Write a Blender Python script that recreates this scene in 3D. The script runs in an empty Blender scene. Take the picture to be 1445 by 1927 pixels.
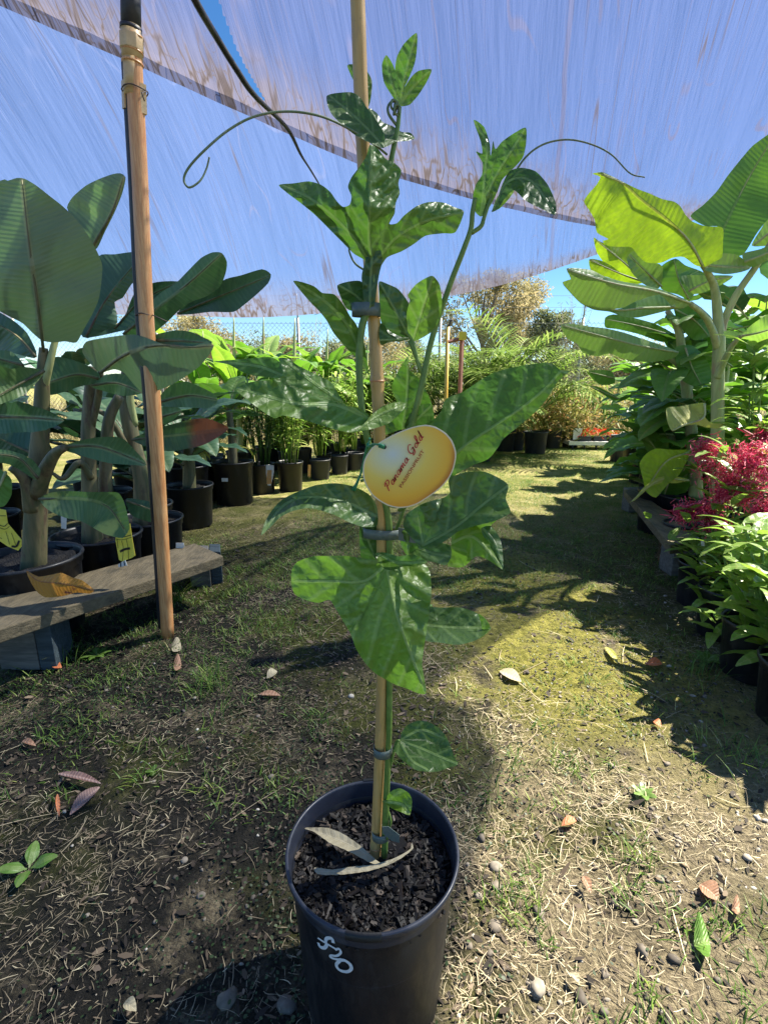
import bpy, math, random
import numpy as np
from mathutils import Vector, Matrix, geometry

# ------------------------------------------------------------------ camera, world, sun
S = bpy.context.scene
FPX, CX, CY = 950.0, 722.5, 963.5
PITCH = math.radians(14.3)
CAMZ = 0.93
cd = bpy.data.cameras.new('camera'); cam = bpy.data.objects.new('camera', cd)
S.collection.objects.link(cam); S.camera = cam
cd.sensor_fit = 'HORIZONTAL'; cd.sensor_width = 36.0; cd.lens = FPX / 1445.0 * 36.0
cd.clip_start = 0.02; cd.clip_end = 500
cam.location = (0, 0, CAMZ); cam.rotation_euler = (math.pi / 2 - PITCH, 0, 0)

SUN_EL, SUN_AZ = math.radians(50), math.radians(25)      # azimuth measured from +X towards +Y
w = bpy.data.worlds.new('World'); S.world = w; w.use_nodes = True
wn = w.node_tree; wn.nodes.clear()
sky = wn.nodes.new('ShaderNodeTexSky'); sky.sky_type = 'NISHITA'; sky.sun_disc = False
sky.sun_elevation = SUN_EL; sky.sun_rotation = math.pi / 2 - SUN_AZ
sky.air_density = 1.0; sky.dust_density = 0.0; sky.ozone_density = 2.5; sky.altitude = 1500
bg = wn.nodes.new('ShaderNodeBackground'); bg.inputs[1].default_value = 0.055
wo = wn.nodes.new('ShaderNodeOutputWorld')
hs = wn.nodes.new('ShaderNodeHueSaturation'); hs.inputs['Saturation'].default_value = 1.25
wn.links.new(sky.outputs[0], hs.inputs['Color']); wn.links.new(hs.outputs[0], bg.inputs[0]); wn.links.new(bg.outputs[0], wo.inputs[0])
sl = bpy.data.lights.new('sun', 'SUN'); sl.energy = 5.0; sl.angle = math.radians(0.6); sl.color = (1, .93, .78)
so = bpy.data.objects.new('sun', sl); S.collection.objects.link(so)
sd = Vector((math.cos(SUN_EL) * math.cos(SUN_AZ), math.cos(SUN_EL) * math.sin(SUN_AZ), math.sin(SUN_EL)))
so.rotation_euler = sd.to_track_quat('Z', 'Y').to_euler(); so.location = (4, 3, 5)
S.view_settings.view_transform = 'Standard'; S.view_settings.look = 'None'
S.view_settings.gamma = 1; S.view_settings.use_curve_mapping = False
S.view_settings.exposure = 1.9
S.render.engine = 'CYCLES'
S.cycles.max_bounces = 8; S.cycles.transparent_max_bounces = 12

rng = np.random.default_rng(7); random.seed(7)

# ------------------------------------------------------------------ placing helpers (measured bearings -> world points)
cp, sp = math.cos(PITCH), math.sin(PITCH)
def ray(px, py):
    a = (px - CX) / FPX; b = (CY - py) / FPX
    return a, cp + b * sp, b * cp - sp
def P(px, py, Y):
    a, f, u = ray(px, py)
    return np.array((a * Y / f, Y, CAMZ + u * Y / f))
def G(px, py, z=0.0):
    a, f, u = ray(px, py); s = (z - CAMZ) / u
    return np.array((a * s, f * s, z))
def Parr(q, Y):
    a = (q[:, 0] - CX) / FPX; b = (CY - q[:, 1]) / FPX
    f = cp + b * sp; u = b * cp - sp; s = Y / f
    return np.stack([a * s, Y + 0 * a, CAMZ + u * s], 1)
def Garr(q, z):
    a = (q[:, 0] - CX) / FPX; b = (CY - q[:, 1]) / FPX
    f = cp + b * sp; u = b * cp - sp; s = (z - CAMZ) / u
    return np.stack([a * s, f * s, z + 0 * a], 1)
def ZR(x0, y0, sc):
    return lambda *pts: [(x0 + a / sc, y0 + b / sc) for a, b in pts]
Z1 = ZR(450, 0, 2.223); Z2 = ZR(420, 600, 2.125); Z3 = ZR(0, 280, 2.779); Z4 = ZR(0, 780, 2.779)
Z5 = ZR(1000, 240, 3.247); Z6 = ZR(1000, 740, 3.247); Z7 = ZR(360, 520, 2.676); Z8 = ZR(480, 1300, 3.074)
ZT = ZR(640, 780, 5.558); ZI = ZR(0, 0, 1.0)

# ------------------------------------------------------------------ object helpers
COL = S.collection; W = {}
def tag(o, label=None, cat=None, group=None, kind=None):
    if label: o['label'] = label
    if cat: o['category'] = cat
    if group: o['group'] = group
    if kind: o['kind'] = kind
    return o
def empty(name, loc, label=None, cat=None, group=None):
    o = bpy.data.objects.new(name, None); COL.objects.link(o); o.location = tuple(float(v) for v in loc)
    o.empty_display_size = .05; W[o.name] = np.array(loc, float)
    return tag(o, label, cat, group)
def mesh(name, v, f, m, parent=None, smooth=True, attrs=None, org=None):
    v = np.asarray(v, dtype=np.float64)
    if parent is not None: off = W[parent.name]
    else: off = np.array(org, float) if org is not None else np.array((v[:, 0].mean(), v[:, 1].mean(), v[:, 2].min()))
    me = bpy.data.meshes.new(name)
    vv = (v - off)
    if isinstance(f, np.ndarray):
        n, k = f.shape
        me.vertices.add(len(vv)); me.vertices.foreach_set('co', vv.astype(np.float32).ravel())
        me.loops.add(n * k); me.loops.foreach_set('vertex_index', f.astype(np.int32).ravel())
        me.polygons.add(n); me.polygons.foreach_set('loop_start', np.arange(0, n * k, k, dtype=np.int32))
        me.update(calc_edges=True)
    else:
        me.from_pydata(vv.tolist(), [], f); me.update()
    if smooth: me.polygons.foreach_set('use_smooth', np.ones(len(me.polygons), bool))
    for an, av in (attrs or {}).items():
        av = np.asarray(av, dtype=np.float32)
        if av.ndim == 1:
            a = me.attributes.new(an, 'FLOAT', 'POINT'); a.data.foreach_set('value', av)
        else:
            a = me.attributes.new(an, 'FLOAT_VECTOR', 'POINT'); a.data.foreach_set('vector', av.ravel())
    me.materials.append(m)
    o = bpy.data.objects.new(name, me); COL.objects.link(o)
    if parent is not None: o.parent = parent; W[o.name] = off
    else: o.location = tuple(off); W[o.name] = off
    return o
class MB:
    def __init__(s): s.v = []; s.f = []; s.n = 0; s.a = []
    def add(s, v, f, a=0.5):
        v = np.asarray(v, float); s.v.append(v); s.f += [tuple(int(i) + s.n for i in q) for q in f]; s.n += len(v)
        s.a.append(np.full(len(v), a) if np.isscalar(a) else np.asarray(a))
        return s
    def build(s, name, m, parent=None, smooth=True, org=None):
        return mesh(name, np.concatenate(s.v), s.f, m, parent, smooth, {'rnd': np.concatenate(s.a)}, org)
def cr(pts, n):
    p = np.asarray(pts, float)
    if len(p) == 2: t = np.linspace(0, 1, n)[:, None]; return p[0] * (1 - t) + p[1] * t
    q = np.vstack([2 * p[0] - p[1], p, 2 * p[-1] - p[-2]]); out = []
    ts = np.linspace(0, len(p) - 1, n)
    for t in ts:
        i = min(int(t), len(p) - 2); u = t - i; a, b, c, d = q[i:i + 4]
        out.append(.5 * (2 * b + (c - a) * u + (2 * a - 5 * b + 4 * c - d) * u * u + (3 * b - a - 3 * c + d) * u ** 3))
    return np.array(out)
def tube(pts, r, n=8, seg=None, cap=True):
    p = cr(pts, seg) if seg else np.asarray(pts, float)
    m = len(p); rr = np.interp(np.linspace(0, 1, m), np.linspace(0, 1, len(np.atleast_1d(r))), np.atleast_1d(r))
    t = np.gradient(p, axis=0); t /= np.linalg.norm(t, axis=1)[:, None] + 1e-12
    a = np.array((1., 0, 0)) if abs(t[0][0]) < .8 else np.array((0, 1., 0)); V = []
    for i in range(m):
        a = a - t[i] * a.dot(t[i]); a /= np.linalg.norm(a); b = np.cross(t[i], a)
        for k in range(n):
            th = 2 * math.pi * k / n; V.append(p[i] + rr[i] * (math.cos(th) * a + math.sin(th) * b))
    F = [(i * n + k, i * n + (k + 1) % n, (i + 1) * n + (k + 1) % n, (i + 1) * n + k) for i in range(m - 1) for k in range(n)]
    if cap: F += [tuple(range(n - 1, -1, -1)), tuple(range((m - 1) * n, m * n))]
    return np.array(V), F
def lathe(prof, c, n=40):
    c = np.asarray(c, float); V = []
    for r, z in prof:
        for k in range(n):
            th = 2 * math.pi * k / n; V.append(c + np.array((r * math.cos(th), r * math.sin(th), z)))
    F = [(i * n + k, i * n + (k + 1) % n, (i + 1) * n + (k + 1) % n, (i + 1) * n + k) for i in range(len(prof) - 1) for k in range(n)]
    return np.array(V), F
def box8(c8):       # 4 bottom + 4 top corners
    return np.array(c8, float), [(3, 2, 1, 0), (4, 5, 6, 7), (0, 1, 5, 4), (1, 2, 6, 5), (2, 3, 7, 6), (3, 0, 4, 7)]
def bevel(o, wd=.004, seg=2):
    b = o.modifiers.new('bevel', 'BEVEL'); b.width = wd; b.segments = seg; b.limit_method = 'ANGLE'; return o
def obox(a, b, wdt, th, side=None):
    """plank from a to b (top centre line), width wdt horizontally, thickness th"""
    a = np.array(a, float); b = np.array(b, float); d = b - a; s = np.cross(d, (0, 0, 1)); s /= np.linalg.norm(s); s *= wdt / 2
    t = np.array((0, 0, th))
    return box8([a - s - t, b - s - t, b + s - t, a + s - t, a - s, b - s, b + s, a + s])
def ribbons(base, d0, side, L, wd, bend, nseg=3, rnd=None, prof=None):
    """many thin blades at once; base,d0,side,bend: Nx3; L,wd: N"""
    N = len(base); s = np.linspace(0, 1, nseg + 1)
    if prof is None: prof = np.clip(1 - s ** 2, .04, 1)
    c = base[:, None, :] + d0[:, None, :] * (L[:, None] * s)[..., None] + bend[:, None, :] * (L[:, None] * s ** 2)[..., None]
    o = side[:, None, :] * (wd[:, None] * .5 * np.asarray(prof)[None, :])[..., None]
    V = np.stack([c - o, c + o], 2).reshape(-1, 3)
    k = np.arange(nseg) * 2; q = np.stack([k, k + 1, k + 3, k + 2], 1)
    F = (q[None] + (np.arange(N) * (nseg + 1) * 2)[:, None, None]).reshape(-1, 4)
    if rnd is None: rnd = rng.random(N)
    return V, F, np.repeat(rnd, (nseg + 1) * 2)
def unit(v): return v / (np.linalg.norm(v, axis=-1, keepdims=True) + 1e-12)

# ------------------------------------------------------------------ node helpers
class NT:
    def __init__(s, name, rough=.6):
        s.m = bpy.data.materials.new(name); s.m.use_nodes = True; s.t = s.m.node_tree; s.t.nodes.clear()
        s.out = s.t.nodes.new('ShaderNodeOutputMaterial')
    def n(s, ty, **kw):
        nd = s.t.nodes.new(ty)
        for k, v in kw.items(): setattr(nd, k, v)
        return nd
    def set(s, nd, i, v):
        if v is None: return
        if isinstance(v, bpy.types.NodeSocket): s.t.links.new(v, nd.inputs[i])
        else:
            if isinstance(v, (tuple, list)) and len(v) == 3 and len(nd.inputs[i].default_value) == 4: v = (*v, 1)
            nd.inputs[i].default_value = v
    def math(s, op, a, b=None, c=None, clamp=False):
        nd = s.n('ShaderNodeMath', operation=op, use_clamp=clamp); s.set(nd, 0, a); s.set(nd, 1, b)
        if c is not None: s.set(nd, 2, c)
        return nd.outputs[0]
    def mix(s, f, a, b, mode='MIX'):
        nd = s.n('ShaderNodeMix', data_type='RGBA', blend_type=mode); s.set(nd, 0, f); s.set(nd, 6, a); s.set(nd, 7, b); return nd.outputs[2]
    def noise(s, vec, sc, det=4, rough=.55, dist=0.0):
        nd = s.n('ShaderNodeTexNoise'); s.set(nd, 'Vector', vec); nd.inputs['Scale'].default_value = sc
        nd.inputs['Detail'].default_value = det; nd.inputs['Roughness'].default_value = rough; nd.inputs['Distortion'].default_value = dist
        return nd.outputs[0]
    def vor(s, vec, sc, feat='F1'):
        nd = s.n('ShaderNodeTexVoronoi', feature=feat); s.set(nd, 'Vector', vec); nd.inputs['Scale'].default_value = sc; return nd
    def ss(s, x, a, b, lo=0., hi=1.):
        nd = s.n('ShaderNodeMapRange', interpolation_type='SMOOTHSTEP'); s.set(nd, 0, x)
        for i, v in zip((1, 2, 3, 4), (a, b, lo, hi)): s.set(nd, i, v)
        return nd.outputs[0]
    def ramp(s, x, stops):
        nd = s.n('ShaderNodeValToRGB'); s.set(nd, 0, x); e = nd.color_ramp.elements
        while len(e) < len(stops): e.new(.5)
        for k, (p, c) in enumerate(stops): e[k].position = p; e[k].color = (*c, 1)
        return nd.outputs[0]
    def attr(s, name):
        return s.n('ShaderNodeAttribute', attribute_name=name)
    def sep(s, v):
        nd = s.n('ShaderNodeSeparateXYZ'); s.set(nd, 0, v); return nd.outputs
    def comb(s, x, y, z=0.0):
        nd = s.n('ShaderNodeCombineXYZ'); s.set(nd, 0, x); s.set(nd, 1, y); s.set(nd, 2, z); return nd.outputs[0]
    def scalev(s, v, xyz):
        nd = s.n('ShaderNodeVectorMath', operation='MULTIPLY'); s.set(nd, 0, v); nd.inputs[1].default_value = xyz; return nd.outputs[0]
    def pos(s): return s.n('ShaderNodeNewGeometry').outputs['Position']
    def obj(s): return s.n('ShaderNodeTexCoord').outputs['Object']
    def orand(s): return s.n('ShaderNodeObjectInfo').outputs['Random']
    def bump(s, h, st=.3, dist=.01):
        nd = s.n('ShaderNodeBump'); nd.inputs['Strength'].default_value = st; nd.inputs['Distance'].default_value = dist
        s.set(nd, 'Height', h); return nd.outputs[0]
    def bsdf(s, col, rough=.6, nrm=None, spec=.5, **kw):
        nd = s.n('ShaderNodeBsdfPrincipled'); s.set(nd, 'Base Color', col); s.set(nd, 'Roughness', rough)
        nd.inputs['Specular IOR Level'].default_value = spec
        if nrm is not None: s.set(nd, 'Normal', nrm)
        for k, v in kw.items(): s.set(nd, k, v)
        return nd.outputs[0]
    def trans(s, col, nrm=None):
        nd = s.n('ShaderNodeBsdfTranslucent'); s.set(nd, 0, col)
        if nrm is not None: s.set(nd, 'Normal', nrm)
        return nd.outputs[0]
    def mixs(s, f, a, b):
        nd = s.n('ShaderNodeMixShader'); s.set(nd, 0, f); s.set(nd, 1, a); s.set(nd, 2, b); return nd.outputs[0]
    def done(s, sh):
        s.t.links.new(sh, s.out.inputs[0]); return s.m

def leafmat(name, c1, c2, vein, tcol, tr=.35, rough=.38, latw=.10, mainw=.0016, bump=.4, nsc=9, lines=0., blotch=None, vamt=.75, edge=None, net=0):
    N = NT(name); a = N.sep(N.attr('vd').outputs['Vector']); d, ph, t = a[0], a[1], a[2]
    pos = N.pos()
    n1 = N.noise(pos, nsc, 5); n2 = N.noise(pos, nsc * 7, 3)
    col = N.mix(N.ss(n1, .35, .68), c1, c2)
    col = N.mix(N.ss(N.orand(), 0, 1, 0, .35), col, N.mix(.5, c2, vein))
    pp = N.math('PINGPONG', ph, .5)                                    # 0 on a lateral vein
    lat = N.ss(pp, latw * .25, latw, 1, 0)
    if lines:
        fine = N.noise(N.comb(ph, N.math('MULTIPLY', d, 3.0), 0.0), 2.2, 3, .7)
        col = N.mix(N.math('MULTIPLY', N.ss(fine, .35, .7), lines), col, N.mix(.6, c2, vein))
        lat = N.math('MULTIPLY', lat, .35)
    ad = N.math('ABSOLUTE', d)
    if net:
        ve = N.vor(N.attr('lp').outputs['Vector'], net, 'DISTANCE_TO_EDGE'); netm = N.ss(ve.outputs['Distance'], 0., .09, 1, 0)
        lat = N.math('MAXIMUM', lat, N.math('MULTIPLY', netm, .16))
    mainm = N.ss(ad, mainw * .45, mainw, 1, 0)
    vm = N.math('MAXIMUM', N.math('MULTIPLY', lat, .55), mainm)
    col = N.mix(N.math('MULTIPLY', vm, vamt), col, vein)
    tcolor = N.mix(N.math('MULTIPLY', vm, .5), N.mix(N.ss(n2, .3, .7, 0, .35), tcol, c2), vein)
    if blotch:
        bm = N.ss(N.noise(pos, blotch[1], 4), blotch[2], blotch[2] + .08)
        col = N.mix(bm, col, blotch[0]); tcolor = N.mix(bm, tcolor, blotch[0])
    if edge:
        em = N.ss(N.math('ADD', t, N.math('MULTIPLY', N.math('SUBTRACT', n1, .5), .35)), edge[1], edge[1] + .12)
        col = N.mix(em, col, edge[0]); tcolor = N.mix(em, tcolor, edge[0])
    # tiny pale scars and dust
    sp_ = N.ss(N.noise(pos, 420, 2), .70, .76, 0, .35); col = N.mix(sp_, col, vein)
    h = N.math('ADD', N.math('MULTIPLY', pp, .8 if net else 1.3), N.math('ADD', N.math('MULTIPLY', n2, .7), N.math('MULTIPLY', mainm, -.6)))
    if net: h = N.math('ADD', h, N.math('MULTIPLY', N.ss(ve.outputs['Distance'], 0., .35), .45))
    nb = N.bump(h, bump, .004)
    rg = N.ss(n1, .2, .8, rough - .08, rough + .14)
    sh = N.mixs(tr, N.bsdf(col, rg, nb), N.trans(tcolor, nb))
    return N.done(sh)

def simple(name, c1, c2=None, rough=.6, sc=20, bump=.2, bd=.004, spec=.5, tr=0, stretch=None):
    N = NT(name); v = N.obj()
    if stretch: v = N.scalev(v, stretch)
    n1 = N.noise(v, sc, 6, .6)
    col = N.mix(N.ss(n1, .3, .7), c1, c2) if c2 else c1
    if c2: col = N.mix(N.ss(N.noise(v, sc * 6, 3), .55, .75, 0, .4), col, tuple(x * .5 for x in c1))
    b = N.bump(N.noise(v, sc * 4, 4), bump, bd)
    sh = N.bsdf(col, rough, b, spec)
    if tr: sh = N.mixs(tr, sh, N.trans(c2 or c1))
    return N.done(sh)
def rndmat(name, stops, rough=.6, tr=.3, bump=0, spec=.4):
    N = NT(name); r = N.attr('rnd').outputs['Fac']
    col = N.ramp(r, stops); col = N.mix(N.ss(N.noise(N.pos(), 60, 3), .3, .7, 0, .4), col, (0, 0, 0), 'MIX') if bump else col
    sh = N.bsdf(col, rough, None, spec)
    if tr: sh = N.mixs(tr, sh, N.trans(col))
    return N.done(sh)

M = {}
# passionfruit
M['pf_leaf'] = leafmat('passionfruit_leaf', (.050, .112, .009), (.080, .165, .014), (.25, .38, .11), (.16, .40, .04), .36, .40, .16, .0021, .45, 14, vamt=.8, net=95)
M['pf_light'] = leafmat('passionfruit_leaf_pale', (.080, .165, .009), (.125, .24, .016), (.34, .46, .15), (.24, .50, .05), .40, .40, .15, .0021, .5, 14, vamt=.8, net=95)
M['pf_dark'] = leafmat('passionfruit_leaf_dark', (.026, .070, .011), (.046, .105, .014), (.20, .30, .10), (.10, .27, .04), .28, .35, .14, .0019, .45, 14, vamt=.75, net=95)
M['pf_stem'] = simple('green_stem', (.09, .17, .025), (.16, .25, .05), .5, 60, .3, .001)
M['tendril'] = simple('tendril', (.10, .16, .07), (.17, .20, .11), .6, 60)
# bananas; shade, lit and glow leaf tones hold shade or sunlight in colour
M['bn_shade'] = leafmat('banana_leaf_shade_tone', (.040, .11, .045), (.065, .155, .06), (.20, .27, .13), (.07, .20, .05), .20, .42, .2, .010, .35, 4, lines=.30)
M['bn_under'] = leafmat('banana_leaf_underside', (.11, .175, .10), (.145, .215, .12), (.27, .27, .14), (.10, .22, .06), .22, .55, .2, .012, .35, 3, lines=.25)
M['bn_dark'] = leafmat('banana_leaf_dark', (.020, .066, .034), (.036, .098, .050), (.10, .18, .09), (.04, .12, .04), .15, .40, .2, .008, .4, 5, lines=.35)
M['bn_lit'] = leafmat('banana_leaf_sunlit_tone', (.10, .22, .025), (.14, .29, .035), (.42, .36, .10), (.55, .80, .02), .66, .45, .2, .009, .8, 5, lines=.55)  # translucent colour boosted to paint in a backlit sun glow
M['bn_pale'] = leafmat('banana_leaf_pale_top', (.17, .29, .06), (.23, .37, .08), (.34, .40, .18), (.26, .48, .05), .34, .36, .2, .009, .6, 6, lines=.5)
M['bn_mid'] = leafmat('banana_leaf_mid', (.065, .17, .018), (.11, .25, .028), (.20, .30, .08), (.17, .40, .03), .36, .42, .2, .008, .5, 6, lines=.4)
M['bn_glow'] = leafmat('banana_leaf_sunlit_mild', (.08, .20, .025), (.12, .26, .035), (.36, .38, .10), (.30, .56, .04), .48, .45, .2, .008, .6, 5, lines=.5)
M['bn_yell'] = leafmat('banana_leaf_yellowing', (.30, .34, .05), (.40, .42, .07), (.50, .46, .18), (.55, .60, .06), .4, .5, .2, .006, .6, 9, lines=.4, blotch=((.26, .15, .05), 30, .64))
M['bn_patch'] = leafmat('banana_leaf_yellow_patch', (.045, .11, .035), (.07, .15, .045), (.22, .28, .10), (.10, .24, .05), .25, .45, .2, .006, .4, 7, lines=.3, blotch=((.36, .42, .11), 7.5, .55))
M['bn_burnt'] = leafmat('banana_leaf_burnt_tip', (.035, .085, .04), (.055, .12, .045), (.20, .24, .10), (.08, .20, .05), .2, .5, .2, .006, .4, 9, lines=.3, edge=((.22, .075, .035), .55))
M['dead_orange'] = leafmat('dead_leaf_orange', (.50, .22, .03), (.62, .30, .04), (.30, .12, .05), (.6, .25, .03), .25, .6, .2, .003, .7, 12, lines=.2, blotch=((.16, .055, .04), 17, .58))
M['trunk'] = None
def trunkmat(name, a, b, c):
    N = NT(name); p = N.pos(); v = N.scalev(p, (1, 1, .12))
    col = N.mix(N.ss(N.noise(v, 40, 5), .35, .65), a, b)
    col = N.mix(N.ss(N.noise(N.scalev(p, (1, 1, .35)), 16, 5, .7), .52, .66, 0, .8), col, c)
    return N.done(N.bsdf(col, .55, N.bump(N.noise(v, 90, 4), .5, .004)))
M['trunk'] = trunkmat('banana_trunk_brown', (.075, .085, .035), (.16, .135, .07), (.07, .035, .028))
M['trunk_lit'] = trunkmat('banana_trunk_sunlit_tone', (.30, .34, .13), (.42, .44, .20), (.34, .20, .12))  # sunlit copy of the trunk, brightness put into the colour
# things
def plastic(name, c, rough=.42, dust=(.10, .095, .085), amt=.35):
    N = NT(name); p = N.pos(); n1 = N.noise(N.scalev(p, (1, 1, .35)), 18, 6, .7)
    col = N.mix(N.ss(n1, .48, .78, 0, amt), c, dust)
    sc = N.noise(N.scalev(p, (1, 1, 8)), 55, 4, .7)
    return N.done(N.bsdf(col, N.ss(n1, .3, .7, rough - .08, rough + .2), N.bump(sc, .12, .001), .5))
M['pot'] = plastic('black_pot_plastic', (.005, .006, .010))
M['pot_rim'] = plastic('sky_sheen_black_rim', (.022, .026, .040), .36, (.08, .085, .10), .6)  # bluish sky highlight on the lip put into its colour
M['pot_far'] = plastic('dusty_black_plastic', (.02, .022, .028), .5, amt=.6)
M['white'] = simple('white_paint_mark', (.72, .74, .76), (.60, .64, .68), .5, 200, .2, .0005)
M['label'] = simple('white_label', (.72, .72, .70), (.62, .62, .60), .5, 30)
M['tagy'] = simple('yellow_label', (.66, .56, .05), (.75, .66, .10), .4, 30)
M['tago'] = simple('orange_print', (.70, .28, .06), (.55, .40, .2), .4, 60)
M['ink'] = simple('black_print', (.006, .006, .006), None, .5)
M['tie'] = simple('grey_green_tie', (.085, .115, .10), (.12, .15, .135), .45, 60, .2)
M['green_tie'] = simple('green_twist_tie', (.01, .16, .07), (.015, .22, .10), .35, 60)
M['wire'] = simple('rusty_wire', (.10, .06, .045), (.05, .035, .03), .6, 90)
def soilmat():
    N = NT('potting_mix'); p = N.pos(); v = N.vor(p, 160); 
    col = N.mix(N.ss(N.noise(p, 90, 5), .35, .7), (.003, .0025, .002), (.012, .009, .007))
    return N.done(N.bsdf(col, .75, N.bump(N.math('ADD', v.outputs['Distance'], N.noise(p, 200, 5)), 1., .01)))
M['soil'] = soilmat()
M['chips'] = rndmat('bark_chips', [(0, (.002, .0018, .0015)), (.7, (.008, .006, .005)), (.93, (.022, .015, .011)), (1, (.13, .10, .075))], .6, 0)
def bamboo(name, a, b, node, streak):
    N = NT(name); p = N.pos(); v = N.scalev(p, (1, 1, .05))
    col = N.mix(N.ss(N.noise(v, 220, 5), .35, .65), a, b)
    col = N.mix(N.ss(N.noise(N.scalev(p, (1, 1, .25)), 30, 5, .65), .50, .68, 0, .55), col, streak)
    col = N.mix(N.ss(N.noise(p, 330, 3), .66, .72, 0, .6), col, node)
    return N.done(N.bsdf(col, .36, N.bump(N.noise(v, 420, 3), .25, .001)))
M['bamboo'] = bamboo('bamboo_cane', (.50, .30, .085), (.58, .37, .13), (.20, .12, .06), (.36, .22, .11))
M['pole'] = bamboo('varnished_pole', (.52, .23, .085), (.66, .36, .155), (.20, .11, .06), (.42, .18, .07))
M['pvc'] = simple('cream_fitting', (.52, .36, .18), (.62, .46, .26), .4, 25, .15)
M['rubber'] = simple('black_rubber', (.012, .012, .016), (.02, .02, .025), .5, 30)
def woodmat(name, a, b, dk, st=(1.5, 14, 14)):
    N = NT(name); p = N.obj(); v = N.scalev(p, st)
    col = N.mix(N.ss(N.noise(v, 5, 6, .65), .35, .65), a, b)
    col = N.mix(N.ss(N.noise(p, 7, 6, .7), .5, .7, 0, .75), col, dk)
    return N.done(N.bsdf(col, .8, N.bump(N.noise(v, 12, 5, .7), .7, .006)))
M['plank'] = woodmat('weathered_plank', (.10, .08, .045), (.17, .135, .078), (.035, .032, .02), (14, 2.0, 14))
M['block'] = woodmat('grey_block', (.09, .088, .08), (.16, .155, .14), (.07, .07, .06))
M['block_blue'] = woodmat('blue_stained_block', (.02, .035, .045), (.045, .07, .085), (.03, .04, .045))

# ------------------------------------------------------------------ leaf builders
def smooth_outline(pts, step):
    p = np.asarray(pts, float); n = len(p); out = []
    for i in range(n):
        a, b, c, d = p[i - 1], p[i], p[(i + 1) % n], p[(i + 2) % n]
        L = np.linalg.norm(c - b); k = max(1, int(round(L / step)))
        for j in range(k):
            u = j / k
            q = .5 * (2 * b + (c - a) * u + (2 * a - 5 * b + 4 * c - d) * u * u + (3 * b - a - 3 * c + d) * u ** 3)
            lin = b * (1 - u) + c * u
            out.append(q * .7 + lin * .3)
    return np.array(out)
def inpoly(q, poly):
    x, y = q[:, 0][:, None], q[:, 1][:, None]; a = poly; b = np.roll(poly, -1, 0)
    c = ((a[:, 1] > y) != (b[:, 1] > y)) & (x < (b[:, 0] - a[:, 0]) * (y - a[:, 1]) / (b[:, 1] - a[:, 1] + 1e-12) + a[:, 0])
    return (c.sum(1) % 2) == 1
def vein_coords(q, veins):
    best = np.full(len(q), 1e9); D = np.zeros(len(q)); T = np.zeros(len(q)); K = np.zeros(len(q), int); main = None
    for k, vn in enumerate(veins):
        v = cr(vn, 24); a = v[:-1]; e = v[1:] - a; L = np.linalg.norm(e, axis=1); acc = np.concatenate([[0], np.cumsum(L)])[:-1]
        r = q[:, None, :] - a[None]; u = np.clip((r * e).sum(2) / (L ** 2 + 1e-9), 0, 1)
        dv = r - u[..., None] * e[None]; ds = np.linalg.norm(dv, axis=2); i = ds.argmin(1); ar = np.arange(len(q))
        sg = np.sign(e[i, 0] * r[ar, i, 1] - e[i, 1] * r[ar, i, 0]); dd = ds[ar, i]; tt = acc[i] + u[ar, i] * L[i]
        if k == 0: main = (dd * sg, tt, L.sum())
        m = dd < best; best[m] = dd[m]; D[m] = (dd * sg)[m]; T[m] = tt[m]; K[m] = k
    return D, T, K, main
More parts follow.
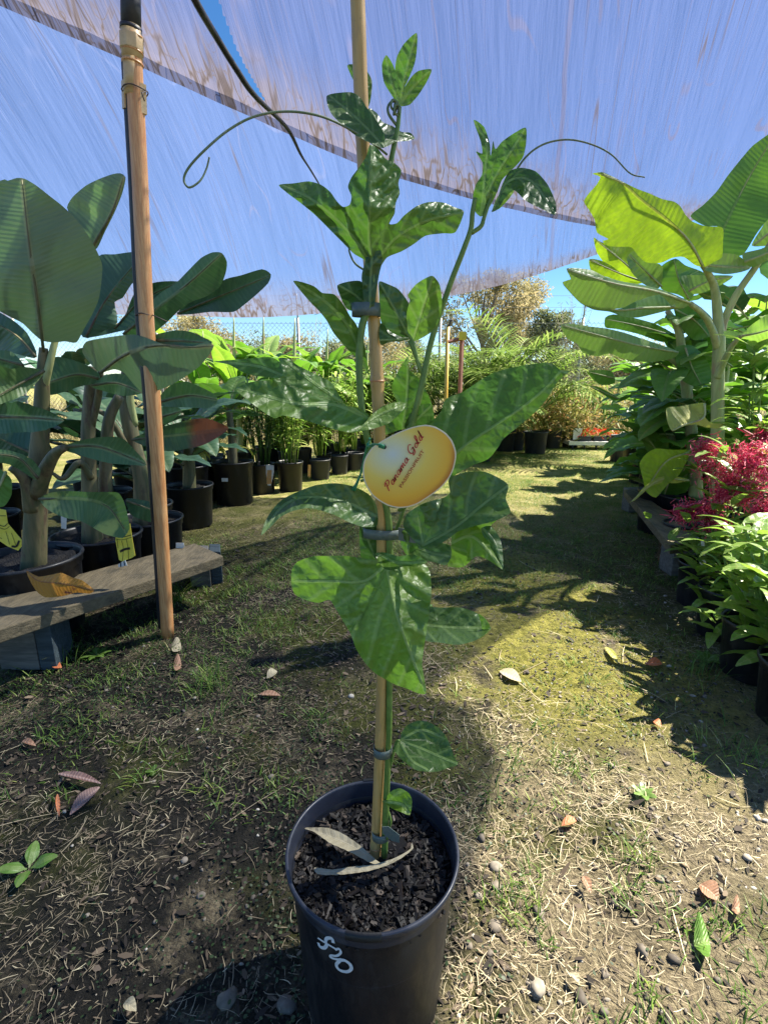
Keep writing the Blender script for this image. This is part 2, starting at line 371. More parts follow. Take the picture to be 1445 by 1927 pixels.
def leaf(name, parent, outline, veins, Y, m, fold=.35, curl=0., wave=.012, step=5., lat=16., slope=.7, pucker=.0007, bow=0., tilt=0.,
         ground=None, seed=0, lift=0.01, solid=0, jag=0., label=None, midtube=0.):
    r = np.random.default_rng(seed + int(abs(outline[0][0] * 7 + outline[0][1])))
    ol = smooth_outline(outline, step)
    if jag:
        c = ol.mean(0); ol = ol + unit(ol - c) * (np.sin(np.arange(len(ol)) * 1.9 + seed) * jag + r.normal(0, jag * .5, len(ol)))[:, None]
    lo, hi = ol.min(0), ol.max(0)
    gx, gy = np.meshgrid(np.arange(lo[0], hi[0], step), np.arange(lo[1], hi[1], step * .87))
    gx = gx + (np.arange(gx.shape[0]) % 2)[:, None] * step * .5
    q = np.stack([gx.ravel(), gy.ravel()], 1); q = q[inpoly(q, ol)]
    if len(q):
        dist = np.linalg.norm(q[:, None] - ol[None], axis=2).min(1) if len(q) * len(ol) < 4e6 else np.full(len(q), step)
        q = q[dist > step * .45]
    pts = np.vstack([ol, q]); n = len(ol)
    res = geometry.delaunay_2d_cdt([Vector(p) for p in pts], [(i, (i + 1) % n) for i in range(n)], [], 1, 1e-4)
    v2 = np.array([tuple(p) for p in res[0]]); F = [tuple(f) for f in res[2]]
    if not F: return None
    D, T, K, (dm, tm, Lm) = vein_coords(v2, veins)
    tn = tm / Lm
    if ground is not None:
        px2m = np.linalg.norm(Garr(v2[:1] + [1, 0], ground) - Garr(v2[:1], ground)); scale = px2m
    else:
        zc = (Y[0] + Y[-1]) / 2 * cp; scale = zc / FPX * 1.02
    ad = np.abs(D)
    ph = (T - slope * ad - bow * ad ** 2 / lat) / lat + .16 * np.sin(T / lat * 1.3 + np.sign(D) * 1.1 + K)
    pk = pucker * (np.sin(np.pi * ph) ** 2) * np.clip(ad / (lat * .5), 0, 1)
    a1, a2, a3 = r.uniform(0, 6.28, 3); wm = scale * np.abs(dm)
    wv = wave * np.clip(np.abs(dm) * scale / .05, 0, 1.3) * (np.sin(tm / Lm * 9 + a1 + np.sign(dm) * 1.3) * .6 + .4 * np.sin(tm / Lm * 17 + a2 + np.sign(dm)))
    bumpy = .0016 * np.sin(v2[:, 0] / 17 + a3 + .8 * np.sin(v2[:, 1] / 23)) * np.sin(v2[:, 1] / 14 + a1) + (.0006 * np.sin(v2[:, 0] / 6.3 + 1.5 * np.sin(v2[:, 1] / 9)) * np.sin(v2[:, 1] / 7.1 + a2) if step < 4.5 else 0)
    depth = fold * wm + wv + pk + bumpy + curl * ((tn - .5) ** 2)
    if ground is None:
        Yb = np.interp(tn, np.linspace(0, 1, len(Y)), Y)
        V = Parr2(v2, Yb + depth - tilt * (v2[:, 1] - ol[:, 1].mean()) * scale)
    else:
        V = Garr(v2, ground); V[:, 2] += lift * (.35 + .65 * np.sin(tn * 3.1)) + np.abs(wm) * abs(fold) + wv * .4 + pk
    vd = np.stack([D * scale, ph, tn], 1)
    o = mesh(name, V, F, m, parent, True, {'vd': vd, 'lp': np.stack([v2[:, 0] * scale, v2[:, 1] * scale, K * .3], 1)})
    if solid: s_ = o.modifiers.new('thickness', 'SOLIDIFY'); s_.thickness = solid
    if label: o['label'] = label
    return o
def Parr2(q, Y):
    a = (q[:, 0] - CX) / FPX; b = (CY - q[:, 1]) / FPX
    f = cp + b * sp; u = b * cp - sp; s = Y / f
    return np.stack([a * s, Y, CAMZ + u * s], 1)
def stem(name, parent, pts, r, m, n=8, seg=24):
    """pts: (px,py,Y)"""
    p = [P(*q) for q in pts]; v, f = tube(p, r, n, seg); return mesh(name, v, f, m, parent)

def pleaf(parent, p0, az, el, L, Wd, droop, m, r, fold=.5, pet=.18, mp=None, nu=16, nv=6, twist=0., name='leaf'):
    """free-standing banana-like leaf grown from p0"""
    t = np.linspace(0, 1, nu); e = el - droop * (np.clip(t - .1, 0, 1)) ** 1.3
    h = np.array((math.cos(az), math.sin(az), 0)); step = L / (nu - 1)
    d = np.cos(e)[:, None] * h + np.sin(e)[:, None] * np.array((0, 0, 1.))
    c = np.asarray(p0, float) + np.vstack([[0, 0, 0], np.cumsum(d[:-1] * step, 0)])
    side0 = np.array((-math.sin(az), math.cos(az), 0.)); V = []; vd = []
    tw = twist + r.normal(0, .15)
    ws = np.where(t < pet, 0.02, np.sin(np.clip((t - pet) / (1 - pet), 0, 1) ** .62 * math.pi) ** .75) * Wd * .5 + .002
    for i in range(nu):
        nrm = np.cross(d[i], side0); nrm /= np.linalg.norm(nrm)
        s = side0 * math.cos(tw) + nrm * math.sin(tw); nn = -side0 * math.sin(tw) + nrm * math.cos(tw)
        for j in range(-nv, nv + 1):
            u = j / nv; off = u * ws[i]
            lift_ = abs(off) * fold - abs(u) ** 2 * ws[i] * .75 * fold + .05 * ws[i] * math.sin(i * 1.7 + u * 2) * abs(u) * 2
            V.append(c[i] + s * off * (1 - .15 * abs(u) * fold) - nn * (-lift_)); vd.append((off, (i * step - abs(off) * .3) / .03, t[i]))
    k = 2 * nv + 1
    F = [(i * k + j, i * k + j + 1, (i + 1) * k + j + 1, (i + 1) * k + j) for i in range(nu - 1) for j in range(k - 1)]
    o = mesh(name, V, F, m, parent, True, {'vd': np.array(vd)})
    if mp is not None:
        pt, pf = tube(c[:int(nu * .55)], [.007 * L / .6, .003], 6); mesh('petiole', pt, pf, mp, o)
    return o

def pot(parent, c, R, H, m=None, soil=True, mr=None, n=36, drop=.03):
    """c: centre of pot base"""
    c = np.asarray(c, float)
    pr = [(R * .80, 0), (R * .82, .004), (R * .925, H * .86), (R * .955, H * .87), (R * .965, H - .014), (R * .99, H - .012), (R, H - .006), (R * .985, H),
          (R * .95, H), (R * .93, H - .01), (R * .90, H * .84), (R * .88, H * .6)]
    v, f = lathe(pr, c, n); o = mesh('pot', v, f, m or M['pot'], parent)
    o2 = None
    if soil:
        rr = np.linspace(0.01, R * .93, 9); v, f = lathe([(x, H - drop + .006 * math.sin(x * 90)) for x in rr], c, 30)
        v[:, 2] += rng.normal(0, .0035, len(v)); o2 = mesh('potting_mix', v, f, M['soil'], parent)
    return o, o2

# ------------------------------------------------------------------ ground
def groundmat():
    N = NT('nursery_ground'); p = N.pos(); s = N.sep(p)
    big = N.noise(p, 1.1, 5, .6, .4); mid = N.noise(p, 5, 6, .65, .3); fine = N.noise(p, 38, 6, .7); gr = N.vor(p, 120); gr2 = N.vor(p, 42)
    soil = N.ramp(fine, [(.25, (.006, .0055, .004)), (.5, (.016, .0145, .010)), (.75, (.050, .043, .032))])
    moss = N.ramp(N.noise(p, 60, 5, .7), [(.3, (.022, .028, .004)), (.6, (.085, .095, .012)), (.8, (.22, .21, .04))])
    dry = N.ramp(N.noise(N.scalev(p, (1, 1.6, 1)), 70, 6, .75), [(.3, (.085, .065, .042)), (.55, (.30, .245, .15)), (.75, (.58, .49, .32))])
    rt = N.ss(s[0], -.25, .55)                                   # drier ground right; sun brightness there, shade darkness left, painted into colour
    far = N.ss(s[1], 2.2, 4.5)
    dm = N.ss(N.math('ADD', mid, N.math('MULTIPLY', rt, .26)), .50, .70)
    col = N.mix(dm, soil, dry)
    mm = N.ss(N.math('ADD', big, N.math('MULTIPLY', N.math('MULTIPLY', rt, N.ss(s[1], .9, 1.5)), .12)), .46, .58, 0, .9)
    mm = N.math('MULTIPLY', mm, N.ss(mid, .3, .5))
    col = N.mix(mm, col, moss)
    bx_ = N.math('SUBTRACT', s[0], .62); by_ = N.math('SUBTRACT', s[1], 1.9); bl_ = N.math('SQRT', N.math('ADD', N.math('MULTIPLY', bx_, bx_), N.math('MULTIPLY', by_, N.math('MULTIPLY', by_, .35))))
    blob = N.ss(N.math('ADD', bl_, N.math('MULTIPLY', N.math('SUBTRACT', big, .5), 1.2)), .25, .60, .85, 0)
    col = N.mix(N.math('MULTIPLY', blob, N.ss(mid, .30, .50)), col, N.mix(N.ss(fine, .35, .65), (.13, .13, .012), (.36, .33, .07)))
    lawn = N.mix(N.ss(mid, .35, .65), (.19, .21, .035), (.46, .40, .16))
    col = N.mix(N.math('MULTIPLY', far, .75), col, lawn)
    col = N.mix(N.ss(gr.outputs['Distance'], .0, .18, .55, 0), col, (.20, .18, .15))
    h = N.math('ADD', N.math('MULTIPLY', fine, 1.), N.math('ADD', N.math('MULTIPLY', N.math('MULTIPLY', gr.outputs['Distance'], N.ss(mid, .4, .6)), .35), N.math('MULTIPLY', N.noise(p, 140, 5, .75), 1.1)))
    return N.done(N.bsdf(col, .88, N.bump(h, 1., .02), .25))
M['ground'] = groundmat()
nx, ny = 220, 240
gx = np.concatenate([[-220, -60, -20, -8], np.linspace(-3.2, 3.4, nx), [8, 20, 60, 220]])
gyv = np.concatenate([[-60, -8, -2], np.linspace(0.1, 4.2, ny), [4.6, 5.2, 6, 7, 8.5, 11, 16, 30, 70, 300]])
XX, YY = np.meshgrid(gx, gyv)
def hn(x, y):
    return (.006 * np.sin(x * 5.1 + 1.3 * np.sin(y * 3.3)) * np.sin(y * 4.2 + .7) + .004 * np.sin(x * 13 + y * 7.7) * np.sin(y * 11.3 - x * 3) + .002 * np.sin(x * 31 + 2 * np.sin(y * 17)) * np.sin(y * 29))
HH = np.where((np.abs(XX) < 3.4) & (YY < 4.3) & (YY > .05), hn(XX, YY) + rng.normal(0, .0012, XX.shape), 0)
a, b = XX.shape; idx = np.arange(a * b).reshape(a, b)
F = np.stack([idx[:-1, :-1], idx[:-1, 1:], idx[1:, 1:], idx[1:, :-1]], -1).reshape(-1, 4)
o = mesh('ground', np.stack([XX, YY, HH], -1).reshape(-1, 3), F, M['ground'], None, True, org=(0, 0, 0)); tag(o, kind='structure')

# ------------------------------------------------------------------ shade cloth
def clothmat(name, T, tcol, dcol, folds=1., e0=.66):
    N = NT(name); a = N.sep(N.attr('cu').outputs['Vector']); u, y = a[0], a[1]
    def fold(fu, fy, sd, lo, hi, amt, dist=.25):
        return N.ss(N.noise(N.comb(N.math('MULTIPLY', u, fu), N.math('MULTIPLY', y, fy), sd), 1., 3, .6, dist), lo, hi, 0, amt)
    # thin creases = ridges of noise
    def crease(fu, fy, sd, wdt, amt, dist=.08):
        n = N.noise(N.comb(N.math('MULTIPLY', u, fu), N.math('MULTIPLY', y, fy), sd), 1., 2, .5, dist)
        r = N.math('ABSOLUTE', N.math('SUBTRACT', n, .5)); return N.ss(r, 0, wdt, amt, 0)
    msk = N.ss(N.noise(N.comb(N.math('MULTIPLY', u, 6), N.math('MULTIPLY', y, .45), 9.), 1., 3), .42, .62)
    c1 = N.math('MULTIPLY', crease(48, .13, 1., .012, .50), msk); c2 = N.math('MULTIPLY', crease(100, .3, 4., .022, .28), N.ss(N.noise(N.comb(N.math('MULTIPLY', u, 9), N.math('MULTIPLY', y, 1.2), 15.), 1., 3), .42, .62)); c3 = N.math('MULTIPLY', crease(11, .45, 7., .006, .6), N.ss(N.noise(N.comb(u, y, 3.), 2.5, 2), .4, .6))
    edge = N.ss(a[2], e0, 1., 0, 1)
    c4 = N.math('MULTIPLY', N.math('MAXIMUM', crease(80, 2.2, 12., .045, .7, .5), crease(46, 5., 17., .018, .4, .5)), edge)
    seam = N.ss(N.math('ABSOLUTE', N.math('SUBTRACT', N.math('ADD', u, N.math('MULTIPLY', N.noise(N.comb(0., N.math('MULTIPLY', y, 2.), 1.), 1., 2), .008)), .306)), .0012, .0035, .45, 0)
    c3 = N.math('MAXIMUM', c3, seam)
    weave = N.noise(N.comb(N.math('MULTIPLY', u, 900), N.math('MULTIPLY', y, 14), 0.), 1., 2)
    op = N.math('ADD', 1 - T, N.math('MULTIPLY', N.math('MAXIMUM', N.math('MAXIMUM', c1, c2), N.math('MAXIMUM', c3, c4)), folds))
    op = N.math('ADD', op, N.math('MULTIPLY', N.math('SUBTRACT', weave, .5), .10))
    op = N.math('ADD', op, N.math('MULTIPLY', edge, .16))
    lw = N.n('ShaderNodeLayerWeight'); lw.inputs[0].default_value = .5
    op = N.math('ADD', op, N.ss(lw.outputs['Facing'], .75, 1., 0, .25), clamp=True)
    soft = N.noise(N.comb(N.math('MULTIPLY', u, 26), N.math('MULTIPLY', y, .6), 20.), 1., 4, .6)
    tc = N.mix(N.ss(soft, .35, .7), tcol, tuple(x * .86 for x in tcol))
    tc = N.mix(N.math('MULTIPLY', N.math('MAXIMUM', c1, c4), 1.3, clamp=True), N.mix(N.math('MULTIPLY', edge, .8), tc, (.17, .145, .155)), (.07, .055, .05))
    nb = N.bump(N.math('ADD', soft, N.noise(N.comb(N.math('MULTIPLY', u, 120), N.math('MULTIPLY', y, 1.5), 2.), 1., 4, .6)), .45, .02)
    body = N.mixs(.72, N.bsdf(dcol, .7, nb, .2), N.trans(tc, nb))
    tp = N.n('ShaderNodeBsdfTransparent'); tp.inputs[0].default_value = (.86, .90, 1, 1)
    return N.done(N.mixs(op, tp.outputs[0], body))
M['cloth_a'] = clothmat('shade_cloth_near', .36, (.100, .120, .235), (.14, .12, .13), .95, .86)
M['cloth_b'] = clothmat('shade_cloth_far', .40, (.115, .155, .30), (.14, .13, .15), .8, .74)
slit = np.array([(352, -90), (388, -90), (418, 20), (447, 95), (476, 150), (500, 190), (474, 172), (440, 120), (408, 60), (372, -5)], float)
def cloth(name, edge_pts, back_y, back_z, xs, m, label, nu=300, nv=230, pw=2.2, sag=.0, slit_on=False):
    E = cr(edge_pts, nu); B = E.copy(); B[:, 0] = E[:, 0] * xs[0] + xs[1]; B[:, 1] = back_y(B[:, 0]) if callable(back_y) else back_y; B[:, 2] = back_z(B[:, 0]) if callable(back_z) else back_z
    t = np.linspace(0, 1, nv)[:, None, None]        # 0 back, 1 edge
    Q = B[None] * (1 - t) + E[None] * t
    tt = t[..., 0]; Q[..., 2] = B[None, :, 2] + (E[None, :, 2] - B[None, :, 2]) * tt ** pw - sag * np.sin(math.pi * tt)
    u = (Q[..., 0] + .45) / (Q[..., 1] + 1.5); y = Q[..., 1]
    r = np.zeros_like(u)
    for fu, fy, am, s in ((34, .5, .0018, 1.), (71, 1.3, .0010, 2.), (13, .9, .007, 3.), (150, 2.2, .0004, 4.)):
        v = np.sin(u * fu + .5 * np.sin(y * fy * .8 + s * 2) + s) * np.sin(u * fu * .37 + y * fy * .4 + s * 3); r += am * (1 - np.abs(v) * 2)
    ed = np.clip((tt - .8) / .2, 0, 1); r += ed * .006 * np.sin(u * 95 + np.sin(y * 9) * 1.5) * np.sin(u * 41 + y * 3); r *= np.clip((1 - tt) / .06, .15, 1)
    Q[..., 2] += r
    V = Q.reshape(-1, 3); idx = np.arange(nu * nv).reshape(nv, nu)
    F = np.stack([idx[:-1, :-1], idx[:-1, 1:], idx[1:, 1:], idx[1:, :-1]], -1).reshape(-1, 4)
    # the open slit between the two drops of cloth
    fc = V[F].mean(1); d = fc - np.array((0, 0, CAMZ)); zc = d[:, 1] * cp - d[:, 2] * sp; upc = d[:, 1] * sp + d[:, 2] * cp
    ok = zc > .05; px = np.where(ok, CX + FPX * d[:, 0] / np.where(ok, zc, 1), -9e3); py = np.where(ok, CY - FPX * upc / np.where(ok, zc, 1), -9e3)
    keep = (~inpoly(np.stack([px, py], 1), slit) if slit_on else True) & (fc[:, 0] < np.interp(fc[:, 1], [.5, 1.4, 1.9, 2.1, 2.2, 5], [1.75, 1.85, 2.05, 2.0, 1.86, 4.7])); F = F[keep]  # unseen right edge cut to set where the cloth's shadow falls
    cu = np.stack([u, y, np.broadcast_to(tt, u.shape)], -1).reshape(-1, 3)
    o = mesh(name, V, F, m, None, True, {'cu': cu}); tag(o, label, 'shade cloth', 'shade cloths over the nursery path'); return o
def H(px, py, z): return G(px, py, z)
ea = [H(-420, -190, 2.1), H(-150, -60, 2.1), H(0, 10, 2.1), H(230, 110, 2.08), H(450, 210, 2.02), H(680, 310, 1.97), H(820, 355, 1.97), H(950, 390, 2.02), H(1120, 425, 2.12), H(1230, 432, 2.17), H(1330, 405, 2.25), H(1450, 345, 2.3), H(1560, 280, 2.35)]
cloth('shade_cloth', ea, -1.0, 2.35, (.80, .60), M['cloth_a'], 'greyish lavender shade cloth overhead, the nearer wrinkled sheet across the top of the picture', nu=680, nv=440, slit_on=True)
eb = [P(-900, 700, 4.0), P(-400, 650, 4.2), P(0, 600, 4.4), P(200, 592, 4.5), P(350, 594, 4.6), P(450, 597, 4.6), P(530, 595, 4.6), P(640, 586, 4.65), P(760, 572, 4.7), P(900, 546, 4.8), P(1000, 520, 4.9), P(1120, 480, 5.0), P(1190, 455, 5.05)]
ea_ = np.array(ea)
cloth('shade_cloth', eb, lambda x: np.maximum(np.interp(x, ea_[:, 0], ea_[:, 1]) - .07, .4), lambda x: np.interp(x, ea_[:, 0], ea_[:, 2]) + .035, (.80, -.05), M['cloth_b'], 'bluer shade cloth sheet further back, its sagging edge hanging low before the sky', pw=1.8)
v = []
t_ = cr([P(340, -60, 1.72), P(370, 5, 1.75), P(408, 70, 1.9), P(445, 130, 2.0), P(480, 180, 2.12), P(540, 240, 2.4), P(566, 290, 2.6), P(585, 320, 2.8), P(600, 345, 3.0)], 40)
wv = np.interp(np.linspace(0, 1, 40), [0, .5, .8, 1], [.011, .010, .005, .004])
tv, tf = tube(t_, wv, 6); tv[:, 2] = tv[:, 2]
o = mesh('strap', tv, tf, M['rubber']); tag(o, 'black webbing strap running along the open slit in the shade cloth', 'strap')

# ------------------------------------------------------------------ main potted passionfruit
c0 = G(701, 1591, .278); PX, PY = c0[0], c0[1]
plant = empty('potted_passionfruit', (PX, PY, 0), 'young passionfruit vine with glossy lobed leaves in a black pot at the front', 'potted plant')
R0, H0 = .1255, .278
pr = [(R0 * .80, 0), (R0 * .815, .003), (R0 * .925, H0 * .80), (R0 * .93, H0 * .905), (R0 * .955, H0 * .915), (R0 * .962, H0 - .010), (R0 * .995, H0 - .009), (R0, H0 - .006), (R0, H0 - .002), (R0 * .992, H0),
      (R0 * .965, H0), (R0 * .958, H0 - .003), (R0 * .93, H0 - .03), (R0 * .90, H0 * .62)]
v, f = lathe(pr[:5], (PX, PY, 0), 96); mainpot = mesh('pot', v, f, M['pot'], plant)
v, f = lathe(pr[4:], (PX, PY, 0), 96); rim = mesh('rim', v, f, M['pot_rim'], mainpot)
# slot in the rim
for a0, a1 in ((-1.82, -1.46), (1.45, 1.72)):
    mb = MB(); n = 10; V = []; rr = (R0 * 1.003, R0 * .966)
    for i in range(n + 1):
        th = a0 + (a1 - a0) * i / n
        for r_, z_ in ((R0 * 1.006, H0 - .0095), (R0 * 1.006, H0 + .0016), (R0 * .972, H0 + .0016)):
            V.append((PX + r_ * math.cos(th), PY + r_ * math.sin(th), z_))
    F = [(i * 3 + k, i * 3 + k + 1, (i + 1) * 3 + k + 1, (i + 1) * 3 + k) for i in range(n) for k in range(2)]
    mesh('rim_slot', V, F, M['ink'], mainpot)
rr = np.linspace(.002, R0 * .925, 22); sz = .238
v, f = lathe([(x, sz) for x in rr], (PX, PY, 0), 60); v[:, 2] += rng.normal(0, .003, len(v)); mesh('potting_mix', v, f, M['soil'], plant)
mb = MB()
for i in range(2600):
    a_ = rng.uniform(0, 6.283); q = math.sqrt(rng.random()) * R0 * .9; L = rng.gamma(2.0, .0030) + .0015; wd = L * rng.uniform(.25, .6); th = wd * .35
    L = min(L, .028)
    c = np.array((PX + q * math.cos(a_), PY + q * math.sin(a_), sz + rng.uniform(.001, .007)))
    Rm = np.array(Matrix.Rotation(rng.uniform(0, 6.28), 3, 'Z') @ Matrix.Rotation(rng.normal(0, .45), 3, 'X') @ Matrix.Rotation(rng.normal(0, .3), 3, 'Y'))
    bx = np.array([(sx * L, sy * wd, sz_ * th) for sz_ in (-.5, .5) for sx, sy in ((-.5, -.4), (.5, -.5), (.42, .45), (-.5, .3))]) + rng.normal(0, .0006, (8, 3))
    mb.add(bx @ Rm.T + c, [(3, 2, 1, 0), (4, 5, 6, 7), (0, 1, 5, 4), (1, 2, 6, 5), (2, 3, 7, 6), (3, 0, 4, 7)], float(rng.random() ** 1.4))
o = mb.build('bark_chips', M['chips'], plant, False); tag(o, kind='stuff')
# price written on the pot wall
def potwall(px, py, eps=.0015):
    a, fwd, up = ray(px, py); lo = .1
    for s in np.arange(.3, 1.2, .0006):
        x, y, z = a * s, fwd * s, CAMZ + up * s
        Rr = R0 * (.80 + .13 * min(max(z, 0) / (H0 * .8), 1)) + eps
        if z < H0 * .9 and (x - PX) ** 2 + (y - PY) ** 2 < Rr * Rr: return np.array((x, y, z))
    return None
def stroke(pts, wd, n=30):
    p = [potwall(*q) for q in cr(pts, n)]; p = np.array([q for q in p if q is not None]); V = []
    t = unit(np.gradient(p, axis=0)); nr = unit(p * [1, 1, 0] - np.array((PX, PY, 0))); s = unit(np.cross(t, nr)) * wd / 2
    V = np.stack([p - s, p + s], 1).reshape(-1, 3); k = len(p)
    return V, [(2 * i, 2 * i + 1, 2 * i + 3, 2 * i + 2) for i in range(k - 1)]
mb = MB()
for s_, wd in ((Z8((452, 1462), (444, 1436), (416, 1434), (408, 1452), (414, 1474), (398, 1490), (374, 1482), (366, 1460)), .0048), (Z8((362, 1432), (408, 1462), (462, 1494)), .0030),
               (Z8((462, 1500), (486, 1496), (495, 1518), (472, 1536), (440, 1534), (436, 1544), (468, 1556), (500, 1556)), .0034),
               (Z8((492, 1562), (470, 1588), (488, 1618), (530, 1628), (556, 1612), (548, 1584), (516, 1562), (492, 1562)), .0046)):
    V, F = stroke(s_, wd); mb.add(V, F)
mb.build('price_mark', M['white'], mainpot, False)

# bamboo stake
sb = G(705, 1618, .236); st_pts = [(705, 1630, sb[1]), (714, 1430, .604), (718, 1300, .605), (720, 1150, .607), (718, 950, .608), (713, 800, .61), (706, 640, .612), (693, 450, .615), (682, 250, .615), (673, 0, .617), (667, -160, .62)]
p = np.array([P(*q) for q in st_pts]); stake = empty('bamboo_stake', p[0], 'tall bamboo cane tied upright to the passionfruit in the front pot', 'stake')
pp = cr(p, 160); rad = np.full(160, .0074); 
for k in (3, 52, 88, 128):
    rad[k] += .0013; rad[k - 1] += .0006; rad[k + 1] += .0004
v, f = tube(pp, rad, 16); mesh('cane', v, f, M['bamboo'], stake)
for k in (3, 52, 88, 128):
    v, f = tube([pp[k] - (0, 0, .0012), pp[k] + (0, 0, .0012)], [.0089, .0089], 16); mesh('node_ring', v, f, M['pole'], stake)

# vine stems
ms = M['pf_stem']
stem('stem', plant, [(723, 1612, .60), (727, 1500, .598), (731, 1400, .60), (733, 1280, .60), (734, 1150, .602), (733, 1030, .60), (728, 960, .60), (700, 860, .597), (684, 790, .597), (676, 700, .597), (680, 620, .597), (698, 560, .598), (704, 490, .60)], [.0048, .0042, .0042, .004, .004, .0042, .0036], ms, 10, 90)
stem('stem', plant, [(698, 560, .598), (705, 500, .60), (718, 420, .60), (728, 350, .602), (738, 290, .60), (748, 240, .60), (752, 200, .60)], [.0038, .003, .002], ms, 8, 40)
stem('side_branch', plant, [(738, 955, .60), (760, 860, .61), (790, 740, .61), (812, 640, .61), (845, 540, .605), (872, 470, .60), (886, 430, .60), (889, 400, .598), (894, 372, .597)], [.0046, .0034, .0028, .0024], ms, 8, 60)
stem('side_branch', plant, [(887, 438, .60), (905, 425, .60), (912, 405, .60), (930, 350, .6)], [.0024, .0022, .0018], ms, 8, 20)
for pts in ([(712, 1046, .60), (722, 1055, .585), (730, 1068, .57)], [(733, 1448, .6), (745, 1400, .595), (751, 1394, .59)], [(727, 1520, .6), (722, 1509, .596), (726, 1508, .59)],
            [(745, 1000, .6), (770, 930, .6), (790, 880, .6), (800, 850, .6)], [(750, 960, .6), (762, 955, .59), (780, 935, .58)], [(770, 640, .61), (790, 690, .61), (800, 725, .61)], [(790, 700, .61), (775, 640, .61), (757, 620, .61)],
            [(812, 1140, .63), (770, 1150, .61), (735, 1150, .6)], [(705, 880, .6), (690, 900, .6), (680, 905, .59)], [(727, 1520, .6), (735, 1545, .597), (731, 1562, .595), (728, 1580, .595)]):
    stem('leaf_stalk', plant, pts, [.0022, .0018], ms, 6, 12)
tm_ = M['tendril']
stem('tendril', plant, [(728, 290, .60), (700, 268, .585), (650, 238, .56), (600, 217, .54), (540, 209, .53), (480, 218, .52), (430, 244, .51), (385, 282, .5), (355, 315, .5), (346, 338, .5), (356, 352, .5), (376, 340, .505), (388, 318, .51), (394, 295, .51)], [0.0012, 0.0010, 0.0010, 0.0008], tm_, 6, 120)
stem('tendril', plant, [(955, 350, .6), (985, 300, .6), (1020, 272, .6), (1065, 262, .6), (1110, 270, .6), (1150, 290, .6), (1185, 325, .6), (1213, 333, .6)], [0.0011, 0.0009, 0.0007], tm_, 6, 60)
stem('tendril', plant, [(708, 520, .6), (690, 510, .6), (668, 495, .6), (657, 472, .6), (660, 462, .6)], [.0014, .001], tm_, 6, 24)
stem('tendril', plant, [(746, 235, .6), (732, 215, .597), (730, 200, .597), (738, 190, .597), (748, 192, .597), (745, 205, .6), (741, 215, .6), (744, 190, .603), (750, 185, .603)], [.0014, .0012], tm_, 6, 40)
for px_, py_, sd_ in ((748, 205, 1), (742, 196, 1)):
    stem('tendril', plant, [(px_, py_ + 12, .597), (px_ - 6, py_ + 4, .594), (px_ - 4, py_ - 8, .594), (px_ + 3, py_ - 6, .596), (px_ + 2, py_ + 8, .597)], .0013, tm_, 6, 16)

def pf(out, veins, Y, m='pf_leaf', **k):
    k.setdefault('step', 3.6); k['lat'] = k.get('lat', 17) * 2.3; k.setdefault('bow', .10); k['slope'] = 1.0; k['pucker'] = k.get('pucker', .0007) * 1.3; k.setdefault('wave', .008)
    return leaf('leaf', plant, out, veins, Y, M[m], **k)
# top three-lobed leaf
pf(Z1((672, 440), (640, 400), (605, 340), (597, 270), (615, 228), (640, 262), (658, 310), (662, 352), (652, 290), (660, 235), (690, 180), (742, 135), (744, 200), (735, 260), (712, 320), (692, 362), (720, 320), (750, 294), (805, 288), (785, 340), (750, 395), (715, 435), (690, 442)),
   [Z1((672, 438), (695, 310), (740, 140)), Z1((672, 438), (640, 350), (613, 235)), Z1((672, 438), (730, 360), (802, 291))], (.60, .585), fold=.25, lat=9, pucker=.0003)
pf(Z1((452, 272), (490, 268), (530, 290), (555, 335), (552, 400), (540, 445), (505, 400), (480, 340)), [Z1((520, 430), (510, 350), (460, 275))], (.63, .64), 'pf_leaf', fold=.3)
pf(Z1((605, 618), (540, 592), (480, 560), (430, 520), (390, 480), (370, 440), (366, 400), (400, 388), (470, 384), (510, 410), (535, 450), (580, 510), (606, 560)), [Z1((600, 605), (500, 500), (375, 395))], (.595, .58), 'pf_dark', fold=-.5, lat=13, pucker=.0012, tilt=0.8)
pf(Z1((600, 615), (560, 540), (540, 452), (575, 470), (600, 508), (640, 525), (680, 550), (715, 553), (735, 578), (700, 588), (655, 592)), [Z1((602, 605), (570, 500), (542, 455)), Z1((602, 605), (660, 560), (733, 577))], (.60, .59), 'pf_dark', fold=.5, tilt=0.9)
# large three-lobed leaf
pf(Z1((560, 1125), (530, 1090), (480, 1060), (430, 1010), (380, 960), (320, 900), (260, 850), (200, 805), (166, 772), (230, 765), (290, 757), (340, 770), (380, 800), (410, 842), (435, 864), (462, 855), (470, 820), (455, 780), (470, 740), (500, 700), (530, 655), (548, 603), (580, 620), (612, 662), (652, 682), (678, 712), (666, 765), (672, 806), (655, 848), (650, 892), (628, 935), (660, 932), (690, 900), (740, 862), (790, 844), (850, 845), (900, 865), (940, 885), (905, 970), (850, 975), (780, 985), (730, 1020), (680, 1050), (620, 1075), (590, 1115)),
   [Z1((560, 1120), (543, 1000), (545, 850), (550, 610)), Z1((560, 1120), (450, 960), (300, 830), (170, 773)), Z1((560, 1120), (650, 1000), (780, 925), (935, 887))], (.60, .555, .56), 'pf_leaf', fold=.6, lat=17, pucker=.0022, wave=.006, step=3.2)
pf(Z1((512, 1160), (528, 1090), (545, 1000), (575, 1000), (600, 1080), (585, 1150), (560, 1300), (530, 1300)), [Z1((545, 1290), (550, 1150), (560, 1010))], (.593, .592), 'pf_dark', fold=.3)
